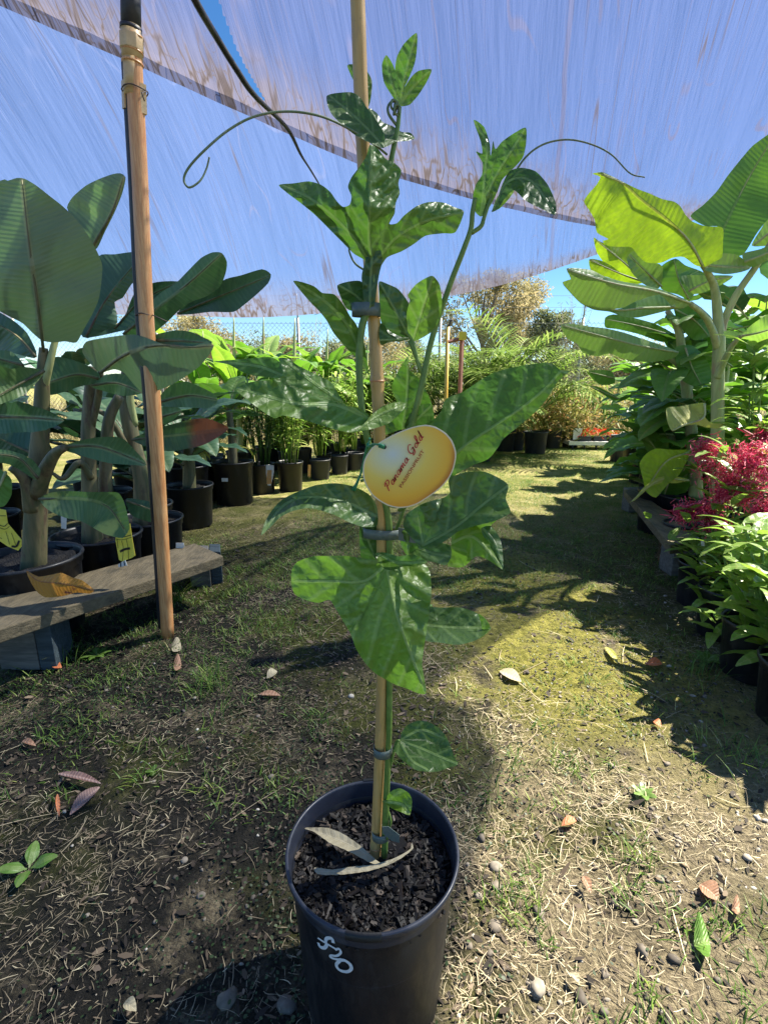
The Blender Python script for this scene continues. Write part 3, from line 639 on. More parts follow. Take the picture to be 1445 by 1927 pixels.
# right branch leaf
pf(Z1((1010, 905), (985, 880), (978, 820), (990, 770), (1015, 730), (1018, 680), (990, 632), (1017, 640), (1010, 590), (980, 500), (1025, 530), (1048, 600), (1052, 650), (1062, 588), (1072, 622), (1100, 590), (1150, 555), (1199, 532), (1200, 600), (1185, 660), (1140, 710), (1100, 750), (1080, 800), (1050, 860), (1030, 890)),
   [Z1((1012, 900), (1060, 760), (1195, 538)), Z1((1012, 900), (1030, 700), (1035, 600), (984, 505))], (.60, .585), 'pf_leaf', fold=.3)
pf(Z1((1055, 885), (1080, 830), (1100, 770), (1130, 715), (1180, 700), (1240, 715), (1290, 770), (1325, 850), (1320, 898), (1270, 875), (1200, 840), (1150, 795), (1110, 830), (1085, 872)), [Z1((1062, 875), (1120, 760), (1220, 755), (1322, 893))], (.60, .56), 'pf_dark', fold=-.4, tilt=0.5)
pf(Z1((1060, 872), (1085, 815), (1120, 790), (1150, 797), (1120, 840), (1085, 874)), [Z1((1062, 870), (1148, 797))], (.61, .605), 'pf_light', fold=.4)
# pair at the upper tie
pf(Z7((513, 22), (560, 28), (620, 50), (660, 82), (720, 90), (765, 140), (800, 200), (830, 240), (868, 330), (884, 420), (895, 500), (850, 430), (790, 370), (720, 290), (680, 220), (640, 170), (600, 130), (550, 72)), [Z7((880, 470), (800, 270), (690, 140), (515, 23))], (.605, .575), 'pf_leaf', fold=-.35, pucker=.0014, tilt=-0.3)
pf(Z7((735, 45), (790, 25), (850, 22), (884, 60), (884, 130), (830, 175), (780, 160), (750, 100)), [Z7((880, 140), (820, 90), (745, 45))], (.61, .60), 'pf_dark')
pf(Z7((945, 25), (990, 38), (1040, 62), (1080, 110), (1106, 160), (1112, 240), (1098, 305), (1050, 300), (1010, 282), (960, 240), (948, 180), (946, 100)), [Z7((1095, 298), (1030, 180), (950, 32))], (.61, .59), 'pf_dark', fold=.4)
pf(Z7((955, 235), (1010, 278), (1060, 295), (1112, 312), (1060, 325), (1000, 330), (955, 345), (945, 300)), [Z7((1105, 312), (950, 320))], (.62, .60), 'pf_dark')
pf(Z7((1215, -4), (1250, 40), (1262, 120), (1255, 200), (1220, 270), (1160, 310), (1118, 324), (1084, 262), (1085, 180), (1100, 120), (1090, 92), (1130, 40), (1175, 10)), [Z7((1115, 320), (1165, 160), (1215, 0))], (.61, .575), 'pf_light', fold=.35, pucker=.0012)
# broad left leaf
pf(Z7((112, 428), (200, 420), (300, 412), (400, 406), (455, 440), (468, 505), (410, 510), (320, 500), (260, 482), (190, 444)), [Z7((465, 500), (330, 450), (115, 428))], (.575, .60), 'pf_leaf', fold=-.3, tilt=0.5)
pf(Z7((228, 560), (300, 532), (400, 520), (456, 505), (462, 460), (438, 413), (480, 410), (540, 450), (620, 490), (700, 530), (740, 590), (780, 650), (840, 660), (895, 700), (872, 742), (812, 784), (740, 775), (640, 745), (560, 720), (460, 700), (420, 715), (360, 680), (280, 620), (235, 582)), [Z7((885, 712), (720, 645), (520, 638), (235, 562)), Z7((885, 712), (650, 560), (480, 430))], (.592, .52, .49), 'pf_leaf', fold=-.55, pucker=.0012, wave=.012, tilt=0.9)
pf(Z7((812, 784), (870, 742), (900, 704), (960, 655), (1030, 632), (1082, 640), (1052, 690), (990, 742), (910, 768)), [Z7((830, 775), (940, 700), (1078, 641))], (.56, .575), 'pf_light', fold=.3, tilt=0.7)
pf(Z7((1092, 400), (1092, 460), (1150, 520), (1190, 590), (1215, 660), (1222, 740), (1150, 765), (1060, 770), (970, 800), (955, 790), (1000, 710), (1035, 640), (1008, 560), (1040, 480)), [Z7((1065, 760), (1085, 600), (1092, 405))], (.63, .61), 'pf_leaf', fold=.25, pucker=.0012)
pf(Z7((1085, 720), (1130, 660), (1200, 640), (1222, 700), (1212, 760), (1080, 770)), [Z7((1090, 760), (1210, 650))], (.62, .60), 'pf_dark')
# big right leaf
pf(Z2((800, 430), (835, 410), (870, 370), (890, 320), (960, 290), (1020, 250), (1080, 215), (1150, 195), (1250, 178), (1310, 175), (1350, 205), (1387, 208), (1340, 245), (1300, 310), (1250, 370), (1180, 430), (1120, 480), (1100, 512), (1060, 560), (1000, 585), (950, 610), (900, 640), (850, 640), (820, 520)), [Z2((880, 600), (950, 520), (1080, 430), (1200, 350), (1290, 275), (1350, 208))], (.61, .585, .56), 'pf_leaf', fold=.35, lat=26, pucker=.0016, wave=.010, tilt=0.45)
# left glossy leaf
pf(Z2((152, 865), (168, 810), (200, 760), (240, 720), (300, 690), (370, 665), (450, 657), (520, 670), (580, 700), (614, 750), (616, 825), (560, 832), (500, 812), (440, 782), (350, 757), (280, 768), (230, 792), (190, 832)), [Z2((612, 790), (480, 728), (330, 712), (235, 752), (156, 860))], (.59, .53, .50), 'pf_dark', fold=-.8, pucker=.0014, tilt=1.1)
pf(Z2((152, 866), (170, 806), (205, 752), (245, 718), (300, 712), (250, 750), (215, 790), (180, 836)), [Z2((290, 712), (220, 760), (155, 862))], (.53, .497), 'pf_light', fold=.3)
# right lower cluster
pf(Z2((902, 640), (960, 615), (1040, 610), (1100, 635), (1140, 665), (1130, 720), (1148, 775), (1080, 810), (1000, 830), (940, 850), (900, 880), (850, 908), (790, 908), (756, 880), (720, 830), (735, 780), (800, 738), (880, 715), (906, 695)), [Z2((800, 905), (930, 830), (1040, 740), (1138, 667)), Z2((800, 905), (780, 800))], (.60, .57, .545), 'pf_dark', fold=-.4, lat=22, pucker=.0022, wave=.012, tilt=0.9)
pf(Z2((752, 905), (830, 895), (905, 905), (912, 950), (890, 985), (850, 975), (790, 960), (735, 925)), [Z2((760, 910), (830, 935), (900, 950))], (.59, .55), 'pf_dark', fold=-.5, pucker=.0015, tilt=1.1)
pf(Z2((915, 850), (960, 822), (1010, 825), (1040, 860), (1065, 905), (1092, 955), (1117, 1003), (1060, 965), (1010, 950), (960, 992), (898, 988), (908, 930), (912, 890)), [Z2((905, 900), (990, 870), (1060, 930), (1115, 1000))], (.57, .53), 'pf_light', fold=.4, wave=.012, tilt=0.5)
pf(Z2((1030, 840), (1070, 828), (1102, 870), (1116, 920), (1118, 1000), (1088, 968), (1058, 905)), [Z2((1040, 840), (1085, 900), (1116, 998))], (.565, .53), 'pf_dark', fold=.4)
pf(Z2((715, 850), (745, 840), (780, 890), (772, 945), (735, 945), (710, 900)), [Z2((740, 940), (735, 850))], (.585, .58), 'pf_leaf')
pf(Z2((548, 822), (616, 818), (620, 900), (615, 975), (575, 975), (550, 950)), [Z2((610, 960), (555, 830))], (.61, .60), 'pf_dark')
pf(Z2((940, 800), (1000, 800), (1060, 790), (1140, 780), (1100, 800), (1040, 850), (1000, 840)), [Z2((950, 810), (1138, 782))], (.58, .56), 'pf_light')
# bottom three-lobed leaf
pf(Z2((560, 958), (490, 948), (430, 948), (360, 950), (300, 970), (275, 1000), (272, 1050), (285, 1100), (330, 1125), (380, 1136), (425, 1124), (450, 1160), (480, 1210), (510, 1262), (532, 1322), (570, 1380), (610, 1420), (680, 1460), (740, 1482), (785, 1500), (812, 1497), (804, 1440), (795, 1380), (805, 1300), (820, 1200), (832, 1100), (828, 1020), (810, 985), (760, 972), (700, 972), (650, 975), (610, 965)),
   [Z2((652, 985), (690, 1170), (745, 1330), (808, 1493)), Z2((652, 985), (560, 1050), (440, 1050), (290, 1050))], (.58, .515, .50), 'pf_light', fold=.5, lat=25, pucker=.0032, wave=.008, step=3.4)
pf(Z2((608, 938), (650, 935), (700, 950), (760, 943), (817, 972), (770, 990), (720, 990), (690, 1003), (650, 1003), (622, 975)), [Z2((630, 945), (700, 975), (810, 972))], (.58, .555), 'pf_leaf', fold=-.8, tilt=1.2)
# lower leaves
pf(Z2((800, 1160), (880, 1155), (950, 1155), (1010, 1175), (1050, 1205), (1066, 1235), (1040, 1267), (1000, 1290), (940, 1304), (870, 1296), (800, 1280)), [Z2((805, 1225), (920, 1235), (1062, 1236))], (.64, .62), 'pf_dark', fold=-.7, pucker=.0014, tilt=1.6)
pf(Z2((1020, 1180), (1052, 1204), (1069, 1240), (1040, 1270), (1000, 1290), (968, 1296), (1000, 1262), (1035, 1240)), [Z2((970, 1292), (1040, 1262), (1066, 1240))], (.615, .61), 'pf_light', fold=.4)
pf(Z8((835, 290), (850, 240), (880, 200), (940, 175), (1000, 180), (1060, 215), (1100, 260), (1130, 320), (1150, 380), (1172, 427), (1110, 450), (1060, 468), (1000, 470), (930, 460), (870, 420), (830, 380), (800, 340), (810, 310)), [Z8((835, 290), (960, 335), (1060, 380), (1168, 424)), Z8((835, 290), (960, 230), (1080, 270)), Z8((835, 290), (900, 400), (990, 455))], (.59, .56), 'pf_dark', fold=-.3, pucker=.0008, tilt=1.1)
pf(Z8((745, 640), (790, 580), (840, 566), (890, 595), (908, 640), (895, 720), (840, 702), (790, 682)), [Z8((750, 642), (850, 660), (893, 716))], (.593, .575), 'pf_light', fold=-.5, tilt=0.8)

# ties round stake and vine
def band(cpx, cpy, Yc, wpx, hpx, parent, tilt=0):
    c = P(cpx, cpy, Yc); rx = wpx / 2 * Yc / FPX; hz = hpx / 2 * Yc / FPX; V = []; n = 28
    for k in range(n):
        th = 2 * math.pi * k / n
        for s_ in (-1, 1): V.append(c + np.array((rx * math.cos(th), .0105 * math.sin(th), s_ * hz + tilt * rx * math.cos(th))))
    F = [(2 * k, 2 * k + 1, (2 * k + 3) % (2 * n), (2 * k + 2) % (2 * n)) for k in range(n)]
    o = mesh('tie', V, F, M['tie'], parent); s = o.modifiers.new('thickness', 'SOLIDIFY'); s.thickness = .0009; return o
band(689, 583, .603, 48, 22, stake); band(718, 1003, .602, 70, 19, stake, -.05); band(720, 1413, .602, 38, 20, stake); band(716, 1570, .603, 38, 20, stake)
def flap(pts, Y, parent):
    V = [P(x, y, Y) for x, y in pts]; n = len(V); V += [q + np.array((0, .0008, 0)) for q in V]
    mesh('tie_end', V, [tuple(range(n)), tuple(range(2 * n - 1, n - 1, -1))] + [(i, (i + 1) % n, n + (i + 1) % n, n + i) for i in range(n)], M['tie'], parent, False)
flap(Z8((735, 790), (770, 787), (836, 838), (834, 882), (790, 870), (738, 828)), .585, stake)
flap(Z2((700, 835), (772, 850), (770, 898), (720, 890), (700, 885)), .583, stake)

# dried leaves lying in the pot
M['dry'] = leafmat('dried_leaf', (.30, .26, .16), (.42, .37, .24), (.50, .45, .32), (.3, .25, .15), .15, .7, .2, .0006, .4, 30, lines=.3)
M['dry_brown'] = leafmat('dry_brown_leaf', (.26, .13, .07), (.36, .20, .12), (.42, .28, .2), (.35, .15, .06), .2, .6, .2, .0015, .5, 20, lines=.3)
M['dry_orange'] = leafmat('dry_orange_leaf', (.55, .13, .04), (.62, .20, .07), (.5, .25, .15), (.6, .15, .03), .25, .55, .2, .0012, .4, 25)
M['dry_purple'] = leafmat('dry_purple_leaf', (.12, .05, .04), (.26, .16, .13), (.36, .25, .22), (.3, .1, .08), .15, .5, .2, .003, .5, 16, lines=.4)
o = leaf('dried_leaf', None, Z8((270, 808), (340, 820), (420, 835), (500, 870), (600, 930), (700, 1000), (735, 1020), (680, 1032), (620, 1012), (520, 972), (440, 937), (390, 892), (340, 842)), [Z8((732, 1020), (560, 935), (410, 868), (275, 810))], None, M['dry'], ground=.25, lift=.012, step=3, fold=.3, wave=.004)
tag(o, 'pale greenish dried leaf lying left of the cane on the potting mix', 'dried leaf', 'dried leaves in the front pot')
o = leaf('dried_leaf', None, Z8((345, 1040), (450, 1060), (550, 1055), (680, 1043), (780, 1008), (860, 962), (898, 930), (905, 895), (914, 930), (852, 992), (770, 1042), (650, 1082), (500, 1097), (400, 1090), (358, 1075)), [Z8((350, 1060), (550, 1075), (740, 1040), (905, 915))], None, M['dry'], ground=.256, lift=.010, step=3, fold=.2, wave=.004)
tag(o, 'long curved tan dried leaf in front of the cane on the potting mix', 'dried leaf', 'dried leaves in the front pot')

# oval hanging tag
Yt = .520
tagE = empty('plant_tag', P(720, 841, Yt), 'oval orange and yellow fruit shaped name tag tied to the vine', 'plant tag')
ot = smooth_outline(ZT((900, 108), (1000, 130), (1100, 190), (1170, 270), (1208, 370), (1213, 450), (1190, 560), (1150, 650), (1080, 740), (1000, 810), (900, 880), (800, 940), (700, 972), (600, 978), (500, 955), (400, 900), (330, 840), (270, 745), (245, 680), (236, 600), (245, 500), (280, 420), (330, 350), (400, 300), (490, 245), (600, 190), (700, 150), (800, 120)), 3)
ctr = ot.mean(0)
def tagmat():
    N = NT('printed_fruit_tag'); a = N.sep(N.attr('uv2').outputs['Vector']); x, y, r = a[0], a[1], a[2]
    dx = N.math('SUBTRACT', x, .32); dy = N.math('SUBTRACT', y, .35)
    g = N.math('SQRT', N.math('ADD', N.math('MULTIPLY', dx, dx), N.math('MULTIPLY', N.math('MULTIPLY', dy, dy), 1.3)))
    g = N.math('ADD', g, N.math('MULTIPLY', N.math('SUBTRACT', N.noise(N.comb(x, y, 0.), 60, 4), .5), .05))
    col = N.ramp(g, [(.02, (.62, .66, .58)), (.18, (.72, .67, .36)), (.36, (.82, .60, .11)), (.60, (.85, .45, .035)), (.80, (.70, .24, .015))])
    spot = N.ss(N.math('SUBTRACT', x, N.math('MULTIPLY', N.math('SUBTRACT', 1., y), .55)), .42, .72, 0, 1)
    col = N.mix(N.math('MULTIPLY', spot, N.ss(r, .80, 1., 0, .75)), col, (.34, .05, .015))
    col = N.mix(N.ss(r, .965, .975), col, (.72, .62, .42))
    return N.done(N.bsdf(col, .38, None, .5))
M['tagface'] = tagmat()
sc_ = [(1., 0), (.985, 0), (.90, 0), (.75, 0), (.55, 0), (.35, 0), (.15, 0)]
V = []; U = []; n = len(ot); lo, hi = ot.min(0), ot.max(0)
for s_, _ in sc_:
    q = ctr + (ot - ctr) * s_; V.append(Parr2(q, np.full(n, Yt))); uvn = (q - lo) / (hi - lo); U.append(np.column_stack([uvn, np.full(n, s_)]))
V.append(P(ctr[0], ctr[1], Yt)[None]); U.append(np.array([[*((ctr - lo) / (hi - lo)), 0]]))
V = np.concatenate(V); U = np.concatenate(U); k = len(sc_)
F = [(i * n + j, i * n + (j + 1) % n, (i + 1) * n + (j + 1) % n, (i + 1) * n + j) for i in range(k - 1) for j in range(n)] + [((k - 1) * n + j, (k - 1) * n + (j + 1) % n, k * n) for j in range(n)]
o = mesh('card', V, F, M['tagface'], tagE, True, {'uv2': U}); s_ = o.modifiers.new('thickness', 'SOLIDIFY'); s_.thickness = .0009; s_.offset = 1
def text_on(s, p0, p1, size, m, name, shear=0, off=0, sp_=1.0):
    cu = bpy.data.curves.new(name, 'FONT'); cu.body = s; cu.shear = shear; cu.offset = off; cu.space_character = sp_; cu.size = 1
    to = bpy.data.objects.new(name + '_curve', cu); COL.objects.link(to); dg = bpy.context.evaluated_depsgraph_get()
    me = bpy.data.meshes.new_from_object(to.evaluated_get(dg)); v = np.array([tuple(q.co) for q in me.vertices]); f = [tuple(q.vertices) for q in me.polygons]
    bpy.data.objects.remove(to); wd = v[:, 0].max() - v[:, 0].min(); v[:, 0] -= v[:, 0].min()
    p0 = np.array(p0); p1 = np.array(p1); d = p1 - p0; L = np.linalg.norm(d); d = d / L; up = np.array((d[1], -d[0])); sc = L / wd
    q = p0 + v[:, :1] * sc * d + v[:, 1:2] * size * up
    return mesh(name, Parr2(q, np.full(len(q), Yt - .0016)), f, m, tagE, False)
M['red_ink'] = simple('red_print', (.50, .02, .02), None, .5); M['brown_ink'] = simple('brown_print', (.42, .085, .02), None, .5)
GL = {'P': (.62, [[(.12, 0), (.24, .5), (.34, .95)], [(.08, .74), (.26, 1), (.58, .96), (.62, .70), (.42, .50), (.24, .52)]]),
      'a': (.46, [[(.40, .40), (.22, .44), (.08, .22), (.14, .02), (.30, .08), (.42, .42), (.38, .08), (.52, .04)]]),
      'n': (.46, [[(.02, .04), (.12, .42), (.09, .0), (.22, .38), (.36, .40), (.33, .06), (.48, .04)]]),
      'm': (.66, [[(.02, .04), (.12, .42), (.09, .0), (.20, .38), (.32, .40), (.30, .02), (.42, .38), (.55, .40), (.52, .06), (.68, .04)]]),
      ' ': (.34, []), 'o': (.42, [[(.24, .42), (.08, .24), (.14, .02), (.34, .06), (.38, .30), (.24, .42), (.44, .34)]]),
      'G': (.70, [[(.62, .80), (.42, 1.02), (.14, .74), (.12, .26), (.36, .04), (.56, .24), (.60, .46), (.36, .42)], [(.60, .46), (.52, -.12), (.22, -.16), (.40, .06)]]),
      'l': (.26, [[(.0, .06), (.26, .78), (.22, 1.0), (.10, .80), (.10, .10), (.26, .04)]]),
      'd': (.50, [[(.40, .40), (.22, .44), (.08, .22), (.14, .02), (.30, .08), (.46, 1.0), (.38, .08), (.52, .04)]])}
def script_on(txt, p0, p1, size, wd):
    p0 = np.array(p0); p1 = np.array(p1); d = p1 - p0; L = np.linalg.norm(d); d = d / L; up = np.array((d[1], -d[0])); tot = sum(GL[c][0] for c in txt); x = 0.; sx = L / tot; mb = MB()
    for ch in txt:
        for st in GL[ch][1]:
            c = cr(st, 26); c = np.stack([c[:, 0] + .22 * c[:, 1] + x, c[:, 1]], 1); q = p0 + c[:, :1] * sx * d + c[:, 1:] * size * up
            t = unit(np.gradient(q, axis=0)); nr = np.stack([-t[:, 1], t[:, 0]], 1); w_ = wd * (.7 + .5 * np.abs(nr @ d))[:, None] / 2
            a = np.stack([q - nr * w_, q + nr * w_], 1).reshape(-1, 2); mb.add(Parr2(a, np.full(len(a), Yt - .0016)), [(2 * i, 2 * i + 1, 2 * i + 3, 2 * i + 2) for i in range(len(c) - 1)])
        x += GL[ch][0]
    return mb.build('lettering', M['red_ink'], tagE, False)
script_on('Panama Gold', *ZT((505, 815), (872, 232)), 15., 1.8)
a_, b_ = ZT((642, 768), (882, 382)); text_on('PASSIONFRUIT', a_, b_, 8.2, M['brown_ink'], 'lettering', 0, .02)
h_ = ZT((462, 340))[0]; v, f = lathe([(.0001, 0), (.0022, 0)], (0, 0, 0), 16); v = v[:, [0, 2, 1]] + P(h_[0], h_[1], Yt - .0014); mesh('hole', v, f, M['ink'], tagE)
for pts in ([ZT((462, 335))[0] + (.517,), ZT((420, 318))[0] + (.516,), ZT((350, 312))[0] + (.53,), ZT((300, 320))[0] + (.56,), ZT((310, 250))[0] + (.59,)],
            [ZT((300, 320))[0] + (.56,), ZT((270, 400))[0] + (.565,), ZT((235, 560))[0] + (.57,), ZT((180, 700))[0] + (.57,), ZT((125, 790))[0] + (.57,)],
            [ZT((290, 300))[0] + (.56,), ZT((260, 420))[0] + (.565,), ZT((220, 600))[0] + (.57,), ZT((150, 800))[0] + (.57,)],
            [ZT((460, 350))[0] + (.518,), ZT((380, 330))[0] + (.525,), ZT((290, 330))[0] + (.56,), ZT((300, 290))[0] + (.585,)]):
    stem('twist_tie', tagE, pts, .0013, M['green_tie'], 6, 24)

# ------------------------------------------------------------------ timber pole on the left
pb = G(316, 1202, 0)
pole = empty('support_pole', pb, 'slim brown varnished pole with black pipe behind it propping the shade cloth', 'pole')
def pl(x, y): 
    t = (1202 - y) / 1202.; return P(x, y, pb[1] + (1.66 - pb[1]) * t)
q = np.array([pl(316, 1200), pl(302, 960), pl(288, 740), pl(275, 590), pl(264, 350), pl(255, 180), pl(251, 100)])
v, f = tube(q, [.0225, .0225], 24, 60); mesh('shaft', v, f, M['pole'], pole)
q2 = q + np.array((-.017, .012, 0)); q2 = np.vstack([q2[:1] + (q2[1] - q2[0]) * .08, q2[1:]]); v, f = tube(q2, [.022, .022], 20, 60); mesh('black_pipe', v, f, M['rubber'], pole)
v, f = tube([pl(249, 110), pl(247, 50)], [.027, .027], 20); mesh('collar', v, f, M['pvc'], pole)
v, f = tube([pl(248.5, 96), pl(247.5, 66)], [.032, .032], 8); o = bevel(mesh('collar', v, f, M['pvc'], pole), .002)
v, f = tube([pl(251, 180), pl(249, 100)], [.0245, .0245], 20); mesh('sleeve', v, f, M['pvc'], pole)
for y_ in (118, 97, 68): v, f = tube([pl(249.5, y_ + 2), pl(249.5, y_ - 2)], [.0285, .0285], 20); mesh('ring', v, f, M['pole'], pole)
v, f = tube([pl(247, 66), pl(245, -60)], [.026, .025], 20); mesh('black_sleeve', v, f, M['rubber'], pole)
v, f = tube([pl(246.5, 58), pl(246.5, 50)], [.028, .028], 20); mesh('black_sleeve', v, f, M['rubber'], pole)
for dx, dy0, dy1 in ((-16, 152, 205), (15, 158, 214)):
    a_ = pl(254 + dx, dy1); b_ = pl(252 + dx, dy0); v, f = tube([a_, b_], [.012, .012], 4); mesh('side_block', v, f, M['pvc'], pole, False)
def wire(y, r=.031, tail=None):
    c = pl(251 + (y - 100) * .042, y); V = [c + np.array((r * math.cos(t), r * math.sin(t), .002 * math.sin(3 * t))) for t in np.linspace(-.3, 6.2, 30)]
    if tail: V += [pl(*q_) + np.array((0, -.03, 0)) for q_ in tail]
    v, f = tube(V, .0018, 6); mesh('wire', v, f, M['wire'], pole)
wire(171, .034, [(276, 185), (281, 200)]); wire(592, .0255, [(300, 597), (322, 607)])

# ------------------------------------------------------------------ left timber bench (pallet) and blocks
def quad_plank(name, tl, th, m, parent):
    """tl: 4 top corners (world), extruded down"""
    t = np.array((0, 0, th)); tl = [np.array(q) for q in tl]; v, f = box8([q - t for q in tl] + tl); return bevel(mesh(name, v, f, m, parent, False), .004)
pz = .215
A, B_ = G(-260, 1245, pz), G(421, 1040, pz)
lb = empty('timber_rail', (A + B_) / 2 * [1, 1, 0], 'weathered low timber rail on blocks in front of the left banana pots', 'rail')
quad_plank('plank', [G(-260, 1270, pz), G(420, 1046, pz), G(366, 1022, pz), G(-260, 1190, pz)], .045, M['plank'], lb)
def block(px0, px1, pyb, depth, h, m, parent, name='block'):
    a_ = G(px0, pyb, 0); b_ = G(px1, pyb, 0); d = np.array((-.04, depth, 0)); z = np.array((0, 0, h))
    v, f = box8([a_, b_, b_ + d, a_ + d, a_ + z, b_ + z, b_ + d + z, a_ + d + z]); return bevel(mesh(name, v, f, m, parent, False), .004)
block(2, 76, 1262, .16, pz - .047, M['block'], lb); block(77, 108, 1262, .16, pz - .050, M['block_blue'], lb)
block(360, 398, 1105, .12, pz - .047, M['block'], lb); block(399, 420, 1100, .12, pz - .050, M['block_blue'], lb)

# ------------------------------------------------------------------ left banana plants (traced)
def bn(parent, out, mid, Y, m, **k):
    k.setdefault('step', 7); k.setdefault('lat', 9); k.setdefault('slope', .25); k.setdefault('pucker', .0006); k.setdefault('wave', .012); k.setdefault('fold', .3)
    o = leaf('leaf', parent, out, [mid], Y, M[m], **k)
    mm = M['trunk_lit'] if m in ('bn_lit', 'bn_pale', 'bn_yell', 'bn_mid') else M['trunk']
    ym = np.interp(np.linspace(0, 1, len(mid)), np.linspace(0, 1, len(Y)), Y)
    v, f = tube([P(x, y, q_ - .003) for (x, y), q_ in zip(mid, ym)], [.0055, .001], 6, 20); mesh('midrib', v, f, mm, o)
    return o
b1p = P(62, 1075, 1.78); 
b1 = empty('banana_plant', (b1p[0], b1p[1], 0), 'potted banana with broad grey-green leaves, leftmost behind the low rail', 'banana plant', 'banana plants left of the path')
pot(b1, (b1p[0] - .03, b1p[1] + .02, 0), .19, .30)
T = M['trunk']
stem('trunk', b1, [(62, 1105, 1.79), (64, 1060, 1.78), (68, 960, 1.78), (72, 880, 1.78), (77, 800, 1.78), (80, 720, 1.78), (82, 655, 1.77)], [.055, .042, .037, .033, .027, .022, .013], T, 16, 40)
stem('leaf_stalk', b1, [(68, 930, 1.76), (88, 880, 1.72), (105, 852, 1.70), (122, 842, 1.68)], [.03, .02, .012], T, 10, 16)
stem('leaf_stalk', b1, [(60, 960, 1.76), (52, 915, 1.74), (38, 893, 1.72), (20, 880, 1.70)], [.028, .018, .012], T, 10, 16)
stem('leaf_stalk', b1, [(82, 730, 1.78), (92, 690, 1.77), (103, 645, 1.78), (120, 600, 1.82)], [.014, .011, .008], M['trunk_lit'], 10, 16)
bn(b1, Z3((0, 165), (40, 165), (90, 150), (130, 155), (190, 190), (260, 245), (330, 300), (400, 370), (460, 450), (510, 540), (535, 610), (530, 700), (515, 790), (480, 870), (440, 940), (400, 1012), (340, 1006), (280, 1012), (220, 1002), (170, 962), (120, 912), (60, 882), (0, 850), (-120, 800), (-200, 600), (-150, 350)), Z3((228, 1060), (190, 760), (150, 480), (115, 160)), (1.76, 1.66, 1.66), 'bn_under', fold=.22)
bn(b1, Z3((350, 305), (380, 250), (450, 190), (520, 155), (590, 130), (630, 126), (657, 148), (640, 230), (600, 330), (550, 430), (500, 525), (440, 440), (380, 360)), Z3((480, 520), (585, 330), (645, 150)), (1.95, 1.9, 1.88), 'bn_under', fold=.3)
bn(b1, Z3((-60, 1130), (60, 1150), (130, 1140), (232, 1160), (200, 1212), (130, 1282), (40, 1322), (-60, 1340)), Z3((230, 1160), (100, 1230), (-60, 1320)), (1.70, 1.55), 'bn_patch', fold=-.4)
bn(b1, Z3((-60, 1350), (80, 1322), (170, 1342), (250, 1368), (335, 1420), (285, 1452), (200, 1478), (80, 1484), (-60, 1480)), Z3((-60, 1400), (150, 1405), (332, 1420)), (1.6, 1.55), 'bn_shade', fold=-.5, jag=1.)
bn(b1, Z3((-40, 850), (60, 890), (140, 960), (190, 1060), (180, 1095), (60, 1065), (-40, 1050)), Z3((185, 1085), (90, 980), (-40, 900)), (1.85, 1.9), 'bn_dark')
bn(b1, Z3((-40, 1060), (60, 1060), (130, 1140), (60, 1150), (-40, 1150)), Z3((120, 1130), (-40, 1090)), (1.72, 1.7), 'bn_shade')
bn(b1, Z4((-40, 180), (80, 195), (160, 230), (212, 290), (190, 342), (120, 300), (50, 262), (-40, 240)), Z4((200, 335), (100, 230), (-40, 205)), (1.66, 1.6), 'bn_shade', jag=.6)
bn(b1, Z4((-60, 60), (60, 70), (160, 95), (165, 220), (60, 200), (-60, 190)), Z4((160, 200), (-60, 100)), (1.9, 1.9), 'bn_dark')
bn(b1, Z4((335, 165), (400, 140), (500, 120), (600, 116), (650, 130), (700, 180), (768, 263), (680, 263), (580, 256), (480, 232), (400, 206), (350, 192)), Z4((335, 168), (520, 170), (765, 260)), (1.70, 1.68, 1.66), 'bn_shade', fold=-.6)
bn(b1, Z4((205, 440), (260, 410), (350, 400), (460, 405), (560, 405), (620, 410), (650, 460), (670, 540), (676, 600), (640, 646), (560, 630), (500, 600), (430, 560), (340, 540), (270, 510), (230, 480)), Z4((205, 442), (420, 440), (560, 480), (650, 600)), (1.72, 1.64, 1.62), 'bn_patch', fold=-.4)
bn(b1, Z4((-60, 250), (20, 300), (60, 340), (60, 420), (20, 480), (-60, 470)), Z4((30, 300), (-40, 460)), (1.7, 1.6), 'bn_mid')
b2p = P(176, 1020, 2.12)
b2 = empty('banana_plant', (b2p[0], b2p[1], 0), 'potted banana second from left, its pink based trunk behind the drooping yellow patched leaf', 'banana plant', 'banana plants left of the path')
pot(b2, (b2p[0] + .01, b2p[1] + .02, 0), .185, .29)
stem('trunk', b2, [(176, 1040, 2.13), (172, 980, 2.12), (168, 900, 2.12), (166, 820, 2.12), (170, 740, 2.12), (175, 690, 2.12)], [.048, .037, .030, .028, .024, .016], T, 14, 36)
stem('sucker_stem', b2, [(190, 1035, 2.16), (196, 960, 2.18), (200, 860, 2.2), (205, 790, 2.2), (225, 745, 2.22)], [.03, .026, .02], T, 10, 24)
stem('leaf_stalk', b2, [(172, 900, 2.1), (150, 870, 2.06), (120, 900, 2.02), (98, 890, 2.0)], [.016, .012, .006], T, 8, 16)
stem('leaf_stalk', b2, [(172, 800, 2.12), (185, 745, 2.1), (190, 700, 2.05)], [.016, .014, .01], M['trunk'], 10, 16)
bn(b2, Z3((515, 560), (600, 550), (700, 538), (780, 560), (745, 660), (690, 705), (640, 780), (600, 800), (615, 905), (560, 942), (460, 990), (420, 965), (450, 850), (520, 700)), Z3((450, 980), (560, 780), (740, 560)), (2.2, 2.3), 'bn_dark')
